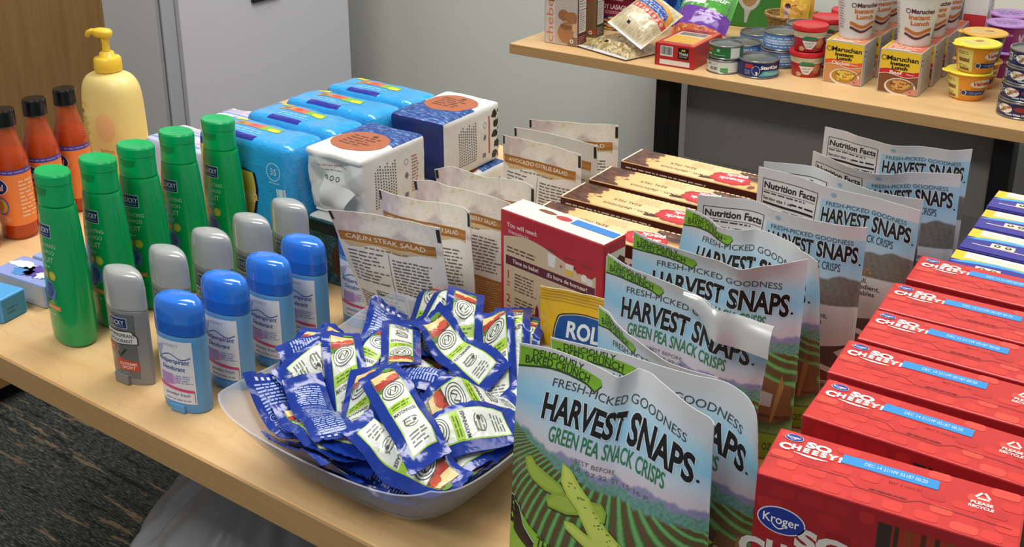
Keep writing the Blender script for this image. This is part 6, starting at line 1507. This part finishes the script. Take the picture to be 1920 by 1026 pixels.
# ---- instant noodle cartons and cups
SIDE = M('b9b6b2', .5)
def noodle_carton(label, loc, rz, beef):
    W, D, H = .079, .080, .087
    b = B(); b.rbox(-W/2, W/2, -D/2, D/2, 0, H, SIDE, .0015); F = box_faces(-W/2, W/2, -D/2, D/2, 0, H); S = F['front']; RD = M('c0272c' if beef else 'd8562c', .4); YL = M('e3bf2e', .4); K = M('17171a', .4)
    b.rect(S, .002, .002, W-.002, H-.002, M('7a4a2c' if beef else 'c98a4c', .5), 1)
    b.rect(S, .002, .046, W-.002, H-.002, YL, 2)
    wv = [(.002+.075*k/14, .047+.003*math.sin(k*.5)) for k in range(15)]
    b.poly(S, [(x, y-.009) for x, y in wv]+wv[::-1], RD, 3); b.stroke(S, [(x, y-.0095) for x, y in wv], .0012, M('e9d9c4', .4), 4)
    b.text(S, 'Beef' if beef else 'Chicken', .034, .0395, .0070, M('f2ece2', .4), 5, width=.024 if beef else .036, bold=.02); b.text(S, 'Flavor', .062, .0400, .0035, M('f2ece2', .4), 5, width=.015)
    b.ringp(S, .0085, .0705, .0052, .0052, .0014, M('5a5048', .4), 4); b.text(S, 'Maruchan', .044, .0665, .0092, K, 4, width=.060, bold=.03); b.text(S, 'Instant', .040, .0575, .0068, K, 4, width=.037, bold=.045); b.text(S, 'Lunch', .040, .0495, .0068, K, 5, width=.030, bold=.045)
    b.ell(S, .044, .015, .030, .0175, M('e3ddd2', .4), 4); b.ell(S, .044, .0165, .0265, .0145, M('b5852c' if not beef else '9a6a34', .5), 5); b.ell(S, .044, .019, .017, .009, M('e0b84a' if not beef else 'cf9a4c', .5), 6, wob=.12, seed=3)
    for k in range(22): q = random.Random(k); b.ell(S, .044+q.uniform(-.022, .022), .016+q.uniform(-.009, .010), .0022, .0016, M(('ecd27a', '9a7a2c', 'b5502c', '6f8a3c')[k % 4] if not beef else ('d8ab5c', '7a4a24', '5a3a20', 'b0602c')[k % 4], .5), 7, n=8)
    b.stroke(S, [(.058, .010), (.066, .020), (.076, .031)], .0018, M('7a6a58', .4), 8); b.poly(S, [(.048, .002), (.077, .002), (.077, .016), (.064, .012)], M('cf8a74', .5), 7)
    S = F['top']; b.rect(S, .002, .002, W-.002, D-.002, M('d6845c' if not beef else 'cf6a52', .45), 1); b.rect(S, .010, .0, W-.024, .012, M('c9c4bc', .45), 2); b.lines(S, .006, .014, W-.006, D-.006, 7, M('efd6b8', .5), 2, 4); b.rect(S, .002, .002, .008, D-.002, YL, 2)
    b.rect(F['right'], .004, .003, .012, H-.01, M('d6d3cf', .5), 1); b.lines(F['right'], .004, H-.03, .012, H-.012, 2, M('4a4a4c', .5), 2, 3)
    b.lines(F['right'], .02, .01, D-.006, H-.015, 9, M('a3a09c', .5), 1, 4)
    return finish(b, 'noodle_box', label, 'noodle box', loc, rz, 'instant noodle boxes on the rear table')
noodle_carton('foremost chicken flavor noodle box with yellow front', (-.6565, 2.160, T+.0003), .01, False)
noodle_carton('chicken flavor noodle box second in its row', (-.652, 2.246, T+.0003), .03, False)
noodle_carton('chicken flavor noodle box third in its row', (-.648, 2.334, T+.0003), -.02, False)
noodle_carton('foremost beef flavor noodle box with red band', (-.5445, 2.152, T+.0003), .01, True)
noodle_carton('beef flavor noodle box second in its row', (-.541, 2.238, T+.0003), .02, True)
noodle_carton('beef flavor noodle box third in its row', (-.538, 2.326, T+.0003), .0, True)
noodle_carton('beef flavor noodle box last in its row behind the cups', (-.536, 2.412, T+.0003), .03, True)
def noodle_cup(label, loc, rz):
    t = thing('noodle_cup', label, 'noodle cup', loc, rz, 'white instant noodle cups standing on the boxes')
    keys = [(0, .0295, .0295, 2), (.001, .0305, .0305, 2), (.006, .0312, .0312, 2), (.100, .0425, .0425, 2), (.102, .0425, .0425, 2)]
    b = B(); b.lathe([(k[1], k[0]) for k in keys], M('dbdad6', .45), 48); S = side_surface(keys, -PI/2, 5.7, .002, .10, 20, 90); x = S.W/2; OR = M('c9742c', .45); BRN = M('5a2c30', .45)
    w1 = [(x-.028+.056*k/18, .030+.0042*math.cos(k*.36+.2)) for k in range(19)]
    b.stroke(S, w1, .0062, OR, 2); b.stroke(S, [(a, c-.0068) for a, c in w1], .0035, M('d9b0a0', .45), 2); b.stroke(S, [(a, c-.0100) for a, c in w1], .0046, BRN, 3)
    b.text(S, 'Maruchan', x+.006, .0665, .0088, BRN, 2, width=.044, bold=.03); b.ringp(S, x-.022, .0705, .0048, .0048, .0013, BRN, 2); b.text(S, 'Instant', x, .0545, .0088, OR, 2, width=.040, bold=.04); b.text(S, 'Lunch', x+.002, .0425, .0088, OR, 2, width=.036, bold=.04)
    b.bars(S, x+.044, .010, x+.054, .045, M('5c4a58', .5), M('cfcdca', .5), 2, rows=True); b.lines(S, x-.058, .02, x-.040, .085, 12, M('a39fa0', .5), 2, 3)
    b.build('foam_cup', t)
    b = B(); b.lathe([(.0428, .1018), (.0445, .1022), (.0445, .1022), (.0445, .1045), (.0430, .1060), (.0430, .1060), (.02, .1058)], M('d9d3c4', .4), 48); b.build('paper_lid', t)
    return t
n0 = noodle_cup('foremost white noodle cup on the chicken noodle boxes', (-.655, 2.172, T+.0875), .72)
for lab, x, y, r in (('white noodle cup second on the chicken noodle boxes', -.650, 2.262, 1.0), ('white noodle cup third on the chicken noodle boxes', -.647, 2.352, .55), ('foremost white noodle cup on the beef noodle boxes', -.5405, 2.182, .40), ('white noodle cup second on the beef noodle boxes', -.5375, 2.273, .60), ('white noodle cup third on the beef noodle boxes', -.535, 2.364, .9)):
    place(dup(n0, lab), (x, y, T+.0875), r)
# white and red boxes standing at the back
for k, (x, y) in enumerate(((-.550, 2.482), (-.492, 2.500))):
    b, F = carton('', '', '', .05, .075, .165, 0, 0, M('d4d2cf', .5)); S = F['front']; b.rect(S, .002, .05, .048, .10, M('c0303a', .4), 1); b.rect(S, .002, .012, .048, .05, M('a8a09a', .5), 1); b.ell(S, .025, .03, .018, .014, M('b98a5c', .5), 2, wob=.1); b.lines(F['right'], .03, .02, .07, .13, 10, M('a3a09c', .5), 1, k)
    finish(b, 'soup_box', ('white and red upright box behind the noodle cups', 'white and red upright box right of its twin')[k], 'food box', (x, y, T+.0003), .05, 'upright white and red boxes')

# ---- yellow macaroni cups, purple cups
def bowl_cup(label, loc, rz, side, lid, art, name='macaroni_cup', group='yellow macaroni cups'):
    t = thing(name, label, 'macaroni cup' if name == 'macaroni_cup' else 'soup cup', loc, rz, group)
    keys = [(0, .029, .029, 2), (.001, .0305, .0305, 2), (.008, .0325, .0325, 2), (.046, .0385, .0385, 2), (.052, .0395, .0395, 2)]
    b = B(); b.lathe([(k[1], k[0]) for k in keys], M(side, .4), 48); S = side_surface(keys, -PI/2, 5.7, .002, .050, 14, 90); art(b, S, S.W/2, S.H); b.build('cup', t)
    b = B(); b.lathe([(.0397, .0518), (.0428, .0522), (.0428, .0522), (.0428, .0545), (.041, .0556), (.041, .0556), (.02, .0552)], M(lid, .35), 48)
    if name == 'macaroni_cup': b.poly(Flat((0, 0, .0535), (1, 0, 0), (0, 1, 0)), [(-.046, .016), (-.052, -.001), (-.046, -.013), (-.034, -.014), (-.034, .016)], M(lid, .35), 1)
    S = Flat((0, 0, .0552), (1, 0, 0), (0, 1, 0)); b.lines(S, -.026, -.02, .026, .022, 6, M('efe6b0' if name == 'macaroni_cup' else 'a58ac0', .45), 3, 4); b.ell(S, .008, .006, .009, .006, M('b5702c' if name == 'macaroni_cup' else '9a7ab8', .45), 4)
    b.build('foil_lid', t); return t
def art_mac(b, S, x, H):
    b.rect(S, x-.062, .002, x-.028, H-.003, M('e0d87a', .45), 1)
    for k in range(3): b.lines(S, x-.058, H*(.72-.02*k)-.012*k, x-.032, H*(.86-.02*k)-.012*k, 2, M('7a6a34', .5), 2, k); 
    b.rect(S, x-.056, H*.42, x-.034, H*.54, M('8a5a34', .5), 3); b.rect(S, x-.056, H*.08, x-.034, H*.18, M('8a5a34', .5), 3)
    b.poly(S, [(x-.024, H*.42), (x+.03, H*.42), (x+.024, H*.22), (x-.024, H*.22)], M('1f3370', .4), 2); b.ringp(S, x-.018, H*.32, .0055, .0058, .0014, M('d8cfa8', .4), 3); b.text(S, 'Original', x+.006, H*.27, .0050, M('8fb5e0', .4), 3, width=.026)
    b.ell(S, x+.016, H*.70, .024, H*.17, M('e9dfc8', .4), 2); b.text(S, 'Velveeta', x+.016, H*.63, .0085, M('b5222c', .4), 3, width=.040, bold=.03, shear=.15); b.lines(S, x-.006, H*.46, x+.036, H*.52, 1, M('7a5a20', .5), 2, 3)
def art_pur(b, S, x, H): b.text(S, 'Annie', x-.012, H*.66, .007, M('d9c4e6', .4), 2, width=.03); b.ell(S, x+.018, H*.55, .003, .010, M('d0b0d8', .4), 2, rot=.3); b.ell(S, x+.024, H*.55, .003, .010, M('d0b0d8', .4), 2, rot=-.2); b.rect(S, x-.05, H*.1, x-.02, H*.8, M('8c1f6a', .4), 1)
bowl_cup('lower yellow macaroni cup of the front stack', (-.428, 2.170, T+.0003), .55, 'e3982c', 'e6d83a', art_mac)
bowl_cup('upper yellow macaroni cup of the front stack', (-.419, 2.166, T+.0563), .85, 'e3982c', 'e6d83a', art_mac)
bowl_cup('lower macaroni cup of the stack behind, mostly hidden', (-.430, 2.262, T+.0003), .4, 'd98a2c', 'e0b03c', art_mac)
bowl_cup('upper macaroni cup with orange lid behind the yellow lidded ones', (-.427, 2.262, T+.0563), .3, '2a3050', 'dfa83a', art_mac)
pl_ = ['lower purple cup at the back right of the rear table', 'upper purple cup at the back right of the rear table', 'upper purple cup of the rearmost stack', 'lower purple cup of the rearmost stack']
for k, (x, y, z) in enumerate(((-.408, 2.375, .0003), (-.406, 2.375, .0563), (-.420, 2.470, .0563), (-.420, 2.470, .0003))):
    bowl_cup(pl_[k], (x, y, T+z), .4, '8c2a78', 'a879c0', art_pur, 'soup_cup', 'purple lidded cups')
